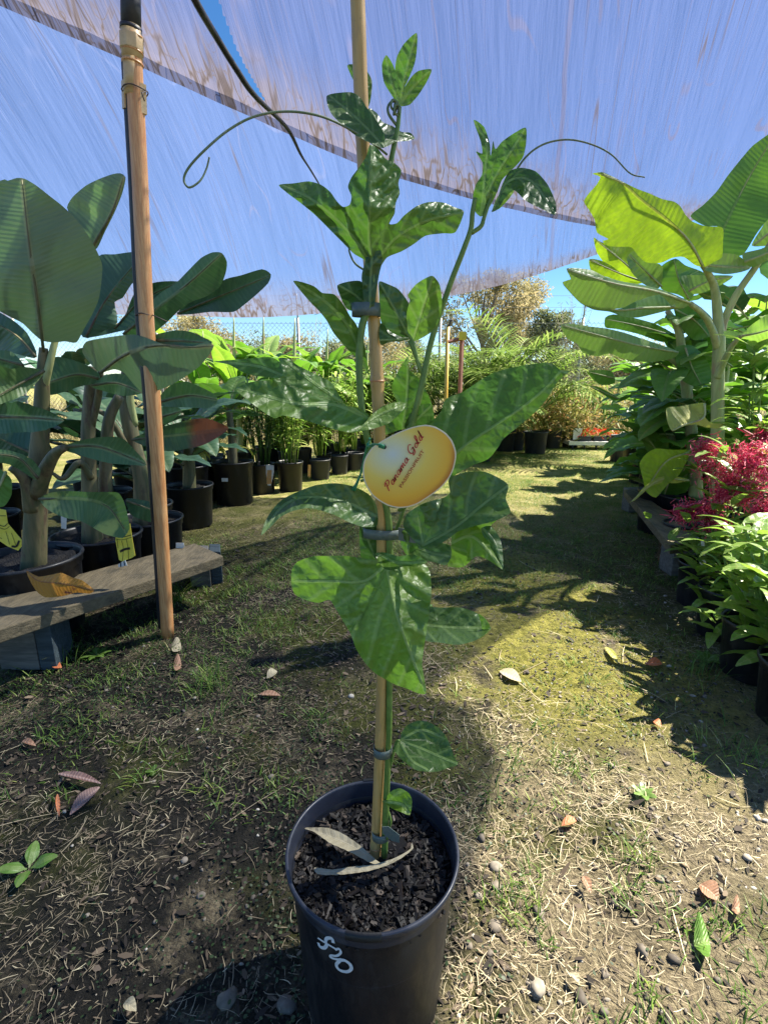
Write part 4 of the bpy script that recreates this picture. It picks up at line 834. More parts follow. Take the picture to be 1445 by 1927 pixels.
bn(b2, Z3((520, 1172), (470, 1120), (430, 1060), (450, 1008), (560, 985), (700, 970), (800, 1000), (850, 1020), (900, 1030), (1000, 1035), (1080, 1008), (1118, 1030), (1090, 1082), (1040, 1140), (970, 1190), (900, 1232), (830, 1262), (750, 1276), (700, 1232), (650, 1172), (600, 1152), (560, 1162)), Z3((525, 1172), (640, 1085), (800, 1030), (1000, 1036), (1108, 1030)), (2.05, 1.66, 1.60, 1.58), 'bn_under', fold=.4)
bn(b2, Z3((810, 972), (920, 948), (1000, 958), (1112, 1010), (1060, 1020), (1000, 1036), (900, 1032), (820, 1008)), Z3((810, 1000), (960, 1005), (1105, 1015)), (1.72, 1.66), 'bn_dark', fold=-.5)
bn(b2, Z3((285, 1088), (400, 1110), (470, 1140), (522, 1180), (512, 1222), (420, 1242), (330, 1272), (255, 1285), (245, 1200)), Z3((515, 1200), (400, 1180), (255, 1220)), (2.0, 1.95), 'bn_shade')
bn(b2, Z3((470, 1238), (560, 1180), (650, 1178), (700, 1220), (745, 1276), (650, 1292), (560, 1272)), Z3((480, 1236), (610, 1225), (740, 1275)), (2.0, 1.95), 'bn_shade')
b3p = P(268, 985, 2.38)
b3 = empty('banana_plant', (b3p[0], b3p[1], 0), 'potted banana standing directly behind the support pole with upright dark leaves', 'banana plant', 'banana plants left of the path')
pot(b3, (b3p[0] + .02, b3p[1] + .02, 0), .165, .29)
stem('trunk', b3, [(268, 1000, 2.38), (266, 900, 2.38), (250, 830, 2.38), (238, 760, 2.38), (240, 700, 2.4), (250, 620, 2.4)], [.045, .036, .034, .032, .026, .014], T, 14, 36)
stem('leaf_stalk', b3, [(252, 800, 2.38), (245, 740, 2.36), (262, 700, 2.36), (300, 640, 2.36)], [.02, .014, .01], M['trunk_lit'], 10, 20)
stem('leaf_stalk', b3, [(240, 845, 2.35), (215, 800, 2.3), (190, 775, 2.28), (150, 770, 2.26)], [.016, .012, .008], T, 10, 20)
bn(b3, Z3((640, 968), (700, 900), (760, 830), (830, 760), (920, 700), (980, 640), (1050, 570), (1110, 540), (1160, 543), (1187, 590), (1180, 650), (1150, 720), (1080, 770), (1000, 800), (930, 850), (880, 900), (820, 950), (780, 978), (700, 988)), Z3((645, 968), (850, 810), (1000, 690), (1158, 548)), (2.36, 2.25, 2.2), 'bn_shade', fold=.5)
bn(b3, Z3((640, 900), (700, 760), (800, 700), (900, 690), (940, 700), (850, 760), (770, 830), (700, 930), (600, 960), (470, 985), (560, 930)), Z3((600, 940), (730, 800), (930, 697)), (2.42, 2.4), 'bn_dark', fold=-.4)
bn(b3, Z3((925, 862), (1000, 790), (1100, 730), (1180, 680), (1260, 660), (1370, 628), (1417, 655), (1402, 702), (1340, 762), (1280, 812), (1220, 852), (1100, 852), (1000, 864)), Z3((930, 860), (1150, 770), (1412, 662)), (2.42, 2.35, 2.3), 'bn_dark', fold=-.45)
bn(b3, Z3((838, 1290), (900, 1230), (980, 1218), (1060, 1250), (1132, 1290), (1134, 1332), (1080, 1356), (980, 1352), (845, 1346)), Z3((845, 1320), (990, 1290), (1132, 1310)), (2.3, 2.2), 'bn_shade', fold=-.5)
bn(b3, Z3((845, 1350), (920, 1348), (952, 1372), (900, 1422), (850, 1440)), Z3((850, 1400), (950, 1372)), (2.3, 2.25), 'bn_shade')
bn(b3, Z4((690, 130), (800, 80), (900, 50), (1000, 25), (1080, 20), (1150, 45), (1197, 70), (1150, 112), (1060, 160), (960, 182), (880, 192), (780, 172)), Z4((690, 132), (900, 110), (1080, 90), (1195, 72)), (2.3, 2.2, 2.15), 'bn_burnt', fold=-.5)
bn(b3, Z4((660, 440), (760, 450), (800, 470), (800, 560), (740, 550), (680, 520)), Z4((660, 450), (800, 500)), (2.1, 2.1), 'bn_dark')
# dark filler foliage behind the left bananas
for (x_, y_, lab, nl, hh) in ((-2.05, 2.5, 'dense dark leaved banana behind the leftmost banana', 15, .85), (-1.75, 3.1, 'dark leafy banana in the second row behind the support pole', 15, .80), (-1.35, 2.75, 'low dark banana between the second row and the rail', 12, .62), (-2.5, 3.2, 'dark banana at the left edge deep behind the row', 14, .9), (-1.95, 3.9, 'dark banana in the third row behind the support pole', 15, .85), (-1.3, 3.3, 'dark leafy banana between the pole and the big black pots', 12, .62), (-2.6, 4.4, 'tall dark banana far behind the left row', 15, 1.0)):
    e = empty('banana_plant', (x_, y_, 0), lab, 'banana plant', 'banana plants left of the path'); pot(e, (x_, y_, 0), .16, .28, n=24)
    v, f = tube([(x_, y_, .2), (x_ + .02, y_, .5), (x_, y_, hh)], [.045, .035, .02], 12, 12); mesh('trunk', v, f, T, e)
    for i in range(nl):
        r_ = np.random.default_rng(i + int(-x_ * 10)); z0 = hh * r_.uniform(.5, 1.0)
        pleaf(e, (x_, y_, z0), i * 2.4 + r_.uniform(0, .5), r_.uniform(.3, 1.1), r_.uniform(.45, .68), r_.uniform(.18, .24), r_.uniform(.8, 1.5), M[['bn_dark', 'bn_shade', 'bn_dark'][i % 3]], r_, mp=T)

# fallen orange leaf hanging over the rail
dl = leaf('dead_leaf', None, Z4((138, 818), (200, 848), (270, 838), (320, 828), (380, 853), (430, 868), (492, 918), (470, 937), (400, 932), (320, 952), (240, 957), (198, 932), (163, 882)), [Z4((140, 820), (200, 870), (320, 885), (420, 905), (488, 920))], (1.56, 1.50, 1.52), M['dead_orange'], fold=.5, step=5, lat=7, wave=.012)
tag(dl, 'curled orange and maroon dead leaf draped over the left timber rail', 'dead leaf')
# yellow labels
def card(name, pts, Y, m, label, cat, group=None, marks=(), mk='ink', curve=0.):
    e = empty(name, P(*np.mean(np.array(pts), 0), Y), label, cat, group)
    V = [P(x, y, Y) for x, y in pts]; n = len(V); V += [q_ + np.array((0, .0015, 0)) for q_ in V]
    mesh('card', V, [tuple(range(n)), tuple(range(2 * n - 1, n - 1, -1))] + [(i, (i + 1) % n, n + (i + 1) % n, n + i) for i in range(n)], m, e, False)
    for mpts, wd in marks:
        c = cr(mpts, 10) if len(mpts) > 2 else np.array(mpts, float); t = unit(np.gradient(c, axis=0)); nrm = np.stack([-t[:, 1], t[:, 0]], 1) * wd / 2
        q_ = np.stack([c - nrm, c + nrm], 1).reshape(-1, 2); V = Parr2(q_, np.full(len(q_), Y - .002)); mesh('print_mark', V, [(2 * i, 2 * i + 1, 2 * i + 3, 2 * i + 2) for i in range(len(c) - 1)], M[mk], e, False)
    return e
card('plant_label', Z4((603, 655), (612, 600), (680, 570), (690, 640), (707, 738), (690, 750), (640, 770), (622, 760)), 1.72, M['tagy'], 'yellow plant label hanging over the second banana pot by the rail', 'plant label', 'yellow banana labels',
     [(Z4((606, 640), (640, 642), (688, 630)), 1.4), (Z4((604, 652), (640, 655), (690, 642)), .8), (Z4((628, 718), (650, 706), (680, 700)), 4.5), (Z4((640, 768), (645, 700), (636, 660)), .8), (Z4((672, 760), (670, 700), (660, 650)), .8), (Z4((618, 700), (612, 650)), .8)])
card('plant_label', Z4((-20, 490), (30, 500), (40, 570), (112, 655), (112, 690), (95, 712), (40, 690), (-20, 650)), 1.6, M['tagy'], 'yellow plant label at the far left edge beside the leftmost trunk', 'plant label', 'yellow banana labels',
     [(Z4((-10, 530), (30, 530)), 1.2), (Z4((-10, 575), (20, 585), (40, 570)), 1.4), (Z4((-10, 590), (25, 600), (50, 585)), 1.), (Z4((-10, 640), (10, 650)), 1.), (Z4((60, 690), (85, 690), (100, 660)), 4.), (Z4((30, 610), (50, 680)), .8), (Z4((60, 620), (85, 690)), .8)])
card('plant_label', Z4((636, 772), (655, 762), (665, 790), (620, 800), (618, 785)), 1.70, M['label'], 'tiny black and white tab below the yellow label by the rail', 'label', None, [(Z4((630, 770), (632, 798)), 1.6), (Z4((648, 768), (652, 792)), 1.6)])
card('plant_label', Z4((318, 525), (348, 530), (346, 600), (320, 596)), 1.95, M['label'], 'small white label standing in the second banana pot', 'label')
card('plant_label', Z4((920, 672), (960, 672), (964, 690), (950, 705), (920, 700)), 2.15, M['label'], 'small white label lying behind the left rail beside the pole', 'label')

# ------------------------------------------------------------------ background left: pots and plants
M['reed'] = rndmat('ginger_foliage', [(0, (.09, .18, .02)), (.5, (.22, .38, .05)), (.85, (.40, .52, .12)), (1, (.6, .64, .25))], .4, .5)
M['reed_dim'] = rndmat('ginger_foliage_dim', [(0, (.03, .08, .018)), (.6, (.07, .16, .03)), (1, (.15, .26, .06))], .45, .4)  # shaded copy of the foliage, dimness painted into the colour
def ginger(e, x, y, H_, n, m, r, spread=.12, leafL=.13, z0=.24):
    base = []; d0 = []; L = []; lb_, ld, lL = [], [], []
    mb = MB()
    for i in range(n):
        a_ = r.uniform(0, 6.28); q_ = r.uniform(0, .07); h = H_ * r.uniform(.65, 1.05); lean = np.array((math.cos(a_), math.sin(a_), 0)) * r.uniform(.02, spread)
        p0 = np.array((x + q_ * math.cos(a_), y + q_ * math.sin(a_), z0)); p1 = p0 + lean * 2 + (0, 0, h)
        pts = [p0, (p0 + p1) / 2 - lean * .3, p1]; v, f = tube(pts, [.005, .0025], 5, 6); mb.add(v, f, r.random())
        for k in range(14):
            t = .25 + .75 * k / 14; lb_.append(p0 * (1 - t) + p1 * t); az = a_ + k * 3.1 + r.uniform(-.6, .6); e_ = r.uniform(.1, .9); ld.append((math.cos(az) * math.cos(e_), math.sin(az) * math.cos(e_), math.sin(e_))); lL.append(leafL * r.uniform(.6, 1.2))
    o = mb.build('stems', m, e); tag(o, kind='stuff')
    lb_ = np.array(lb_); ld = np.array(ld); lL = np.array(lL); side = unit(np.cross(ld, (0, 0, 1.))); bend = np.tile((0, 0, -.45), (len(lb_), 1))
    V, F, A_ = ribbons(lb_, ld, side, lL, lL * .17, bend, 4, prof=[.3, .9, 1, .7, .05]); o = mesh('foliage', V, F, m, e, True, {'rnd': A_}); tag(o, kind='stuff')
gp = [(455, 880, 5.4, .11, 'reedy clump behind the sticker banana pot', 0), (540, 880, 5.2, .11, 'dense reedy clump directly behind the first two reedy pots', 0), (610, 880, 5.5, .11, 'dense reedy clump behind the small dusty pots', 0), (655, 880, 5.9, .11, 'reedy clump at the back beside the cane', 0), (730, 880, 6.4, .12, 'reedy clump behind the fruit tag further back', 0), (497, 958, 4.35, .115, 'ginger-like reedy plant in black pot with the orange picture label', 1), (549, 952, 4.45, .115, 'reedy plant in black pot just right of the orange labelled one', 1), (604, 922, 5.0, .10, 'bright reedy plant in a small dusty pot, third along the row', 1),
      (640, 915, 5.3, .09, 'thin reedy plant in a small grey pot, fourth along the row', 1), (668, 912, 5.5, .10, 'reedy plant in a grey pot glimpsed beside the cane', 1), (520, 900, 5.6, .11, 'tall bright reedy clump in the second row behind the orange label', 0), (575, 895, 5.8, .11, 'tall bright reedy clump centred in the second row', 0), (690, 890, 6.0, .12, 'reedy clump behind the fruit tag in the second row', 0)]
for i, (px, py, Y, R_, lab, near) in enumerate(gp):
    c = P(px, py, Y); e = empty('ginger_plant', (c[0], Y, 0), lab, 'reedy plant', 'reedy plants in pots along the back'); r_ = np.random.default_rng(100 + i)
    pot(e, (c[0], Y, 0), R_ * (1.05 if near else .8), .26 if px < 560 else .20, M['pot'] if Y < 4.6 else M['pot_far'], n=24)
    ginger(e, c[0], Y, .80 if near else .85, 20 if near else 34, M['reed_dim'] if px == 497 else M['reed'], r_, .10 if near else .2, .13 if near else .17)
card('plant_label', Z7((376, 948), (415, 952), (416, 985), (400, 1054), (384, 1052), (376, 990)), 4.2, M['label'], 'white plant label with an orange picture stuck in the reedy pot', 'label', None, [(Z7((394, 975), (392, 1010), (391, 1045)), 9.)], 'tago')
card('plant_label', Z7((588, 948), (602, 950), (600, 1010), (586, 1008)), 4.9, M['tago'], 'narrow pale orange label stuck among the reedy pots', 'label')
for i, (px, Y, R_, lab, hh, lbl) in enumerate(((347, 3.75, .17, 'banana in a big black pot, half hidden behind the support pole', .62, 0), (384, 4.1, .15, 'banana in a black pot squeezed between two bigger pots', .55, 0), (436, 3.95, .165, 'banana in a big black pot bearing a small white sticker', .70, 1))):
    c = P(px, 850, Y); e = empty('banana_plant', (c[0], Y, 0), lab, 'banana plant', 'banana plants left of the path'); pot(e, (c[0], Y, 0), R_, .34, n=28)
    v, f = tube([(c[0], Y, .25), (c[0] + .01, Y, .5), (c[0], Y, hh + .1)], [.04, .032, .02], 12, 12); mesh('trunk', v, f, T, e)
    r_ = np.random.default_rng(40 + i)
    for k in range(8):
        pleaf(e, (c[0], Y, hh * r_.uniform(.7, 1.1)), k * 2.4 + i, r_.uniform(.3, 1.1), r_.uniform(.4, .6), r_.uniform(.16, .22), r_.uniform(.8, 1.6), M[['bn_shade', 'bn_mid', 'bn_dark', 'bn_mid'][k % 4]], r_, mp=T)
    for k in range(3):
        pleaf(e, (c[0], Y, .42), -1.2 + k * .9 + i, .3, .22, .09, 2.0, M['bn_yell'], r_)
    if lbl:
        q_ = P(423, 903, Y - .164 * 1.0); v = [q_ + np.array(d_) for d_ in ((-.024, 0, -.014), (.024, 0, -.014), (.024, 0, .014), (-.024, 0, .014))]; mesh('sticker', v, [(0, 1, 2, 3)], M['label'], e, False)
# bright bananas at the back
bb = [(395, 4.9, 1.25, 'bright green banana at the back, just right of the burnt leaf'), (452, 5.2, 1.40, 'sunlit banana at the back left of the tall furled leaf'), (505, 5.6, 1.45, 'sunlit banana with a pale furled leaf at the back'), (560, 5.4, 1.40, 'sunlit banana with an upright new leaf behind the reeds'), (618, 5.9, 1.35, 'sunlit banana behind the reeds left of the cane'), (690, 6.3, 1.30, 'sunlit low banana directly behind the cane')]
for i, (px, Y, hh, lab) in enumerate(bb):
    c = P(px, 850, Y); e = empty('banana_plant', (c[0], Y, 0), lab, 'banana plant', 'sunlit bananas at the back left'); pot(e, (c[0], Y, 0), .15, .26, M['pot_far'], n=20)
    v, f = tube([(c[0], Y, .2), (c[0] + .01, Y, .5), (c[0], Y, hh * .75)], [.04, .03, .018], 10, 10); mesh('trunk', v, f, M['trunk_lit'], e)
    v, f = tube([(c[0], Y, hh * .7), (c[0] + .01, Y, hh * .9), (c[0] + .03, Y, hh * 1.12)], [.018, .016, .004], 8, 10); mesh('furled_leaf', v, f, M['bn_lit'] if 0 else M['trunk_lit'], e)
    r_ = np.random.default_rng(60 + i)
    for k in range(15):
        pleaf(e, (c[0], Y, hh * r_.uniform(.45, .78)), k * 2.4 + i, r_.uniform(.35, 1.15), r_.uniform(.5, .75), r_.uniform(.18, .26), r_.uniform(.9, 1.6), M[['bn_glow', 'bn_pale', 'bn_mid', 'bn_mid'][k % 4]], r_, mp=M['trunk_lit'])

# ------------------------------------------------------------------ chain link fence
M['galv'] = simple('galvanised_wire', (.22, .22, .22), (.32, .32, .31), .45, 30)
FY, FH, x0, x1 = 9.0, 1.95, -9.0, 9.0
fe = empty('chain_link_fence', (0, FY, 0), 'galvanised chain link fence running across the back of the nursery', 'fence')
xs = np.arange(x0, x1, .075); B1 = []; D1 = []
h_ = FH - .05
base = np.concatenate([np.stack([xs, np.full_like(xs, FY), np.full_like(xs, .03)], 1)] * 2); sg = np.concatenate([np.ones(len(xs)), -np.ones(len(xs))])
d = unit(np.stack([sg, 0 * sg, 1.05 + 0 * sg], 1)); L = np.full(len(base), h_ / (1.05 / math.hypot(1, 1.05)))
vv, ff, aa = [], [], []; off = 0
for sd_ in (np.tile((0, 1., 0), (len(base), 1)), unit(np.cross(d, (0, 1., 0)))):
    b_ = base.copy(); b_[:, 1] += np.where(sg > 0, .0015, -.0015)
    V, F, A_ = ribbons(b_, d, sd_, L, np.full(len(base), .0034), d * 0, 4, prof=np.ones(5)); vv.append(V); ff.append(F + off); aa.append(A_); off += len(V)
o = mesh('chain_mesh', np.concatenate(vv), np.concatenate(ff), M['galv'], fe, False, {'rnd': np.concatenate(aa)}); tag(o, kind='stuff')
for x in np.arange(x0, x1 + .1, 2.4):
    v, f = tube([(x + .35, FY + .03, 0), (x + .35, FY + .03, FH + .05)], [.024, .024], 10); mesh('fence_post', v, f, M['galv'], fe)
for z in (.05, FH - .03, FH + .22, FH + .4):
    v, f = tube([(x0, FY, z), (0, FY, z - .01), (x1, FY, z)], [.0025], 5, 30); mesh('strand', v, f, M['galv'], fe)
for x in np.arange(x0, x1 + .1, 2.4):
    v, f = tube([(x + .35, FY + .03, FH), (x + .35, FY - .02, FH + .42)], [.012], 6); mesh('post_extension', v, f, M['galv'], fe)

# ------------------------------------------------------------------ trees, scrub, palms
M['gum'] = rndmat('gum_foliage', [(0, (.24, .22, .10)), (.5, (.38, .34, .17)), (.85, (.48, .39, .21)), (1, (.60, .50, .30))], .7, .45)
M['gum_grey'] = rndmat('grey_green_foliage', [(0, (.10, .13, .06)), (.6, (.20, .23, .10)), (1, (.36, .36, .19))], .7, .45)
M['bark'] = simple('gum_bark', (.20, .16, .12), (.32, .27, .21), .8, 8)
def tree(x, y, H_, cw, m, label, r, n=2600, trunk=True, clumps=14, ls=.09):
    e = empty('gum_tree', (x, y, 0), label, 'tree', 'trees beyond the fence')
    v, f = tube([(x, y, -.1), (x + .1, y, H_ * .3), (x - .05, y, H_ * .6), (x + .05, y, H_ * .9)], [H_ * .03, H_ * .02, H_ * .012, .01], 8, 12); mesh('trunk', v, f, M['bark'], e)
    mb = MB(); C = []
    for k in range(clumps):
        a_ = r.uniform(0, 6.28); q_ = r.uniform(.1, .9) * cw * .5; z = H_ * r.uniform(.25, .95) ; z -= q_ * .25
        C.append((x + q_ * math.cos(a_), y + q_ * math.sin(a_) * .7, z)); v, f = tube([(x, y, z * .55), C[-1]], [H_ * .01, .006], 5); mb.add(v, f)
    mb.build('limb', M['bark'], e); C = np.array(C); i = r.integers(0, clumps, n); rad = cw * r.uniform(.10, .22, clumps)
    d = unit(r.normal(size=(n, 3))); p = C[i] + d * (rad[i] * r.random(n) ** .45)[:, None] * [1, .8, .8]
    d0 = unit(r.normal(size=(n, 3)) + [0, 0, -.4]); sd_ = unit(np.cross(d0, r.normal(size=(n, 3))))
    V, F, A_ = ribbons(p, d0, sd_, ls * r.uniform(.6, 1.4, n) * 1.5, ls * .45 * r.uniform(.6, 1.4, n), d0 * 0, 2, rnd=np.clip(r.random(n) * .6 + .4 * r.random(clumps)[i], 0, 1), prof=[.5, 1, .1])
    o = mesh('crown', V, F, m, e, True, {'rnd': A_}); tag(o, kind='stuff')
tr = [(305, 26, 4.6, 3.2, 'gum', 'tan gum tree seen at the left edge of the gap below the cloth'), (372, 24, 4.3, 3.2, 'gum', 'tan gum tree above the bright bananas'), (430, 28, 4.0, 4.0, 'gum', 'rounded tan tree left of the furled banana leaf'), (500, 30, 4.0, 4.5, 'gum_grey', 'grey green tree low behind the furled banana leaves'), (560, 27, 3.3, 3.8, 'gum', 'low tan scrub tree behind the back bananas'), (640, 25, 3.1, 3.8, 'gum_grey', 'grey green scrub tree just left of the cane'), (705, 26, 3.3, 3.6, 'gum', 'tan scrub tree behind the cane'),
      (780, 28, 3.4, 3.6, 'gum_grey', 'low grey green tree left of the palms'), (905, 15.5, 4.15, 2.9, 'gum', 'big tan gum tree rising behind the palms'), (965, 16.5, 4.2, 3.0, 'gum', 'second tan gum tree, right of the big one behind the palms'), (1040, 15, 3.0, 2.0, 'gum_grey', 'thin grey green tree right of the palms'), (1120, 24, 2.6, 4.2, 'gum_grey', 'scrub tree beyond the fence on the right of the path end'), (1190, 22, 2.8, 3.4, 'gum', 'tan scrub tree behind the right bananas')]
for i, (px, Y, H_, cw, m, lab) in enumerate(tr):
    c = P(px, 700, Y); tree(c[0], Y, H_, cw, M[m], lab, np.random.default_rng(200 + i), n=11000 if Y < 20 else 6500, ls=.07 if Y < 20 else .11, clumps=34)
# wispy bare shrub
def wispy(px, Y, H_, label, n=60, m=None):
    c = P(px, 800, Y); e = empty('wispy_shrub', (c[0], Y, 0), label, 'shrub'); r = np.random.default_rng(int(px)); mb = MB(); lb_ = []
    for i in range(n):
        a_ = r.uniform(0, 6.28); s = r.uniform(.05, .35); h = H_ * r.uniform(.6, 1); p1 = np.array((c[0] + s * math.cos(a_), Y + s * math.sin(a_), h)); v, f = tube([(c[0], Y, 0), (c[0] + s * .3 * math.cos(a_), Y, h * .6), p1], [.005, .0018], 4, 6); mb.add(v, f)
        for t in r.uniform(.4, 1, 22): lb_.append((1 - t) * np.array((c[0], Y, 0)) + t * p1 + r.normal(0, .03, 3))
    mb.build('stems', M['bark'], e); lb_ = np.array(lb_); k = len(lb_); d0 = unit(r.normal(size=(k, 3)) + [0, 0, .5]); V, F, A_ = ribbons(lb_, d0, unit(np.cross(d0, (0, 1., .2))), r.uniform(.04, .09, k), np.full(k, .008), d0 * 0, 2, prof=[.5, 1, .1])
    tag(mesh('foliage', V, F, M['gum_grey'], e, True, {'rnd': A_}), kind='stuff')
wispy(1062, 8.4, 2.35, 'wispy tall shrub with sparse twigs against the sky right of the palms', 26)
wispy(590, 8.2, 1.95, 'thin shrub with pale pink flower spikes behind the back bananas', 10)
# dry scrub and long grass along the fence line
M['drygrass'] = rndmat('dry_long_grass', [(0, (.10, .09, .035)), (.4, (.24, .21, .09)), (.8, (.40, .34, .17)), (1, (.50, .44, .26))], .65, .35)
n = 26000; r = np.random.default_rng(5)
bx = r.uniform(-7, 8, n); by = r.uniform(8.0, 13, n); base = np.stack([bx, by, 0 * bx], 1); az = r.uniform(0, 6.28, n); ln = r.uniform(.1, .6, n)
d0 = unit(np.stack([np.cos(az) * ln, np.sin(az) * ln, np.ones(n)], 1)); sd_ = unit(np.stack([-np.sin(az), np.cos(az), 0 * az], 1))
hgt = r.uniform(.15, .55, n) * (1 + .8 * (np.sin(bx * 1.7) > .1)) * np.where(by < 8.8, .5, 1)
V, F, A_ = ribbons(base, d0, sd_, hgt, np.full(n, .016), d0 * 0 + np.stack([np.cos(az), np.sin(az), -.5 + 0 * az], 1) * .3, 3)
tag(mesh('dry_long_grass', V, F, M['drygrass'], None, True, {'rnd': A_}, org=(0, 9, 0)), 'tall dry straw coloured grass along and beyond the fence', 'grass', kind='stuff')
# palms
M['palm'] = rndmat('palm_leaflets', [(0, (.08, .15, .02)), (.5, (.20, .31, .06)), (.85, (.40, .48, .14)), (1, (.62, .64, .30))], .6, .42, spec=.2)
M['rachis'] = simple('palm_rachis', (.20, .26, .08), (.30, .34, .12), .5, 20)
def palm(x, y, label, nf, L0, z0, r, potr=.16):
    e = empty('palm', (x, y, 0), label, 'palm', 'palms at the end of the path'); pot(e, (x, y, 0), potr, .3, M['pot_far'], n=20)
    for i in range(nf):
        az = i * 2.4 + r.uniform(-.3, .3); el = r.uniform(.5, 1.42); L = L0 * r.uniform(.75, 1.1); nn = 26; t = np.linspace(0, 1, nn); ee = el - 1.5 * t ** 1.6
        L *= 1.12; h = np.array((math.cos(az), math.sin(az), 0)); d = np.cos(ee)[:, None] * h + np.sin(ee)[:, None] * [0, 0, 1.]; c = np.array((x, y, z0)) + np.vstack([[0, 0, 0], np.cumsum(d[:-1] * L / nn, 0)])
        v, f = tube(c, [.008, .002], 5); fr = mesh('frond', v, f, M['rachis'], e)
        B, D = [], []; s0 = np.array((-math.sin(az), math.cos(az), 0))
        for k in range(5, nn):
            for q_ in (0,):
                for sg_ in (-1, 1): B.append(c[k] - d[k] * L / nn * q_); D.append(unit(s0 * sg_ * .9 + d[k] * .75 + np.array((0, 0, .35)) + r.normal(0, .08, 3)))
        B = np.array(B); D = np.array(D); k = len(B); ll = L * .32 * np.repeat(np.sin(np.linspace(.35, 2.9, k // 2)), 2)[:k] * r.uniform(.85, 1.1, k)
        V, F, A_ = ribbons(B, D, unit(np.cross(D, (0, 0, 1.))), ll * 1.15, np.full(k, .022), np.tile((0, 0, -.35), (k, 1)), 3, rnd=np.clip(r.normal(.5, .2, k), 0, 1), prof=[.6, 1, .7, .05])
        o = mesh('leaflets', V, F, M['palm'], fr, True, {'rnd': A_}); tag(o, kind='stuff')
for i, (px, Y, nf, L0, z0, lab) in enumerate(((760, 7.0, 16, 1.1, .5, 'bushy palm half hidden behind the vine branch'), (800, 6.6, 20, .95, .45, 'dark bushy palm just left of the yellow post'), (880, 6.9, 26, 1.3, .55, 'tall feathery palm behind the maroon post'), (950, 7.2, 28, 1.5, .7, 'tallest palm with arching pale fronds against the gum trees'), (1010, 6.9, 26, 1.25, .55, 'palm with spreading fronds rightmost of the palm clump'), (850, 7.8, 14, 1.2, .5, 'shaded palm at the back of the clump'), (905, 6.2, 14, .8, .35, 'low dense palm in front of the clump'))):
    c = P(px, 800, Y); palm(c[0], Y, lab, nf, L0, z0, np.random.default_rng(300 + i))
# two posts with crossbar
M['yellow_post'] = simple('yellow_post', (.62, .36, .04), (.72, .48, .10), .5, 10); M['maroon_post'] = simple('maroon_post', (.20, .08, .06), (.28, .13, .09), .6, 10); M['yellow_cap'] = simple('yellow_cap', (.75, .52, .02), (.80, .60, .05), .4, 10)
Yp = 5.6; e = empty('post_frame', (P(850, 800, Yp)[0], Yp, 0), 'thin yellow post and maroon post joined by a crossbar with a yellow cap', 'post')
a_ = P(843, 615, Yp); v, f = tube([(a_[0], Yp, 0), (a_[0] - .002, Yp, a_[2])], [.02, .02], 10); mesh('yellow_post', v, f, M['yellow_post'], e)
b_ = P(869, 640, Yp); v, f = tube([(b_[0], Yp, 0), (b_[0], Yp, b_[2])], [.024, .024], 4); mesh('maroon_post', v, f, M['maroon_post'], e, False)
v, f = tube([P(843, 643, Yp - .03), P(869, 637, Yp - .03)], [.018, .018], 4); mesh('crossbar', v, f, M['maroon_post'], e, False)
c_ = P(870, 632, Yp - .04); v, f = box8([c_ + np.array((sx * .038, sy * .03, sz_ * .04)) for sz_ in (-1, 1) for sx, sy in ((-1, -1), (1, -1), (1, 1), (-1, 1))]); mesh('cap', v, f, M['yellow_cap'], e, False)
v, f = tube([P(843, 617, Yp), P(848, 604, Yp), P(852, 600, Yp)], [.012, .008], 6); mesh('hook', v, f, M['wire'], e)
# pots at the end of the path
M['dryfol'] = rndmat('straggly_foliage', [(0, (.10, .13, .03)), (.4, (.24, .26, .07)), (.75, (.42, .34, .12)), (1, (.48, .26, .12))], .6, .4)
M['redfl'] = rndmat('red_flowers', [(0, (.55, .02, .015)), (.7, (.75, .06, .02)), (1, (.85, .25, .05))], .5, .3)
def bush(e, x, y, z0, H_, Wd, n, m, r, ls=.09, up=.6):
    p = np.stack([x + r.normal(0, Wd * .35, n), y + r.normal(0, Wd * .3, n), z0 + H_ * r.random(n) ** 1.2], 1); d0 = unit(r.normal(size=(n, 3)) + [0, 0, up]); V, F, A_ = ribbons(p, d0, unit(np.cross(d0, r.normal(size=(n, 3)))), ls * r.uniform(.6, 1.4, n), ls * .2 * np.ones(n), np.tile((0, 0, -.3), (n, 1)), 3, prof=[.4, 1, .7, .1])
    tag(mesh('foliage', V, F, m, e, True, {'rnd': A_}), kind='stuff')
for i, (px, pyb, Y, R_, hp, lab) in enumerate(((965, 850, 7.3, .17, .27, 'straggly shrub in a scuffed black tub at the end of the path'), (1035, 845, 7.5, .16, .27, 'dry leaved shrub in the middle black tub at the end of the path'), (1072, 845, 7.6, .13, .15, 'low plant in a short dusty pot at the end of the path'))):
    c = G(px, pyb, 0); e = empty('potted_shrub', (c[0], Y, 0), lab, 'potted plant', 'tubs at the end of the path'); x = P(px, 840, Y)[0]; W[e.name] = np.array((x, Y, 0)); e.location = (x, Y, 0)
    pot(e, (x, Y, 0), R_, hp, M['pot_far'], n=24); bush(e, x, Y, hp, .45, .42, 700, M['dryfol'], np.random.default_rng(i), .11)
for i, (x, y, w_, h__, lab) in enumerate(((2.2, 8.2, 1., .9, 'dry bushy scrub against the fence behind the tubs'), (2.9, 8.3, 1.1, .8, 'yellowish scrub against the fence behind the seedling trays'), (3.6, 8.4, 1.2, .9, 'yellow green scrub against the fence near the right bananas'), (1.5, 8.3, .9, .8, 'dry scrub at the foot of the palms'))):
    e = empty('shrub', (x, y, 0), lab, 'shrub'); bush(e, x, y, 0, h__, w_, 1800, M['dryfol'], np.random.default_rng(10 + i), .12)
tr0 = P(1105, 845, 7.5); e = empty('seedling_bench', (tr0[0], 7.5, 0), 'low white slatted bench with red flower trays at the end of the path', 'bench')
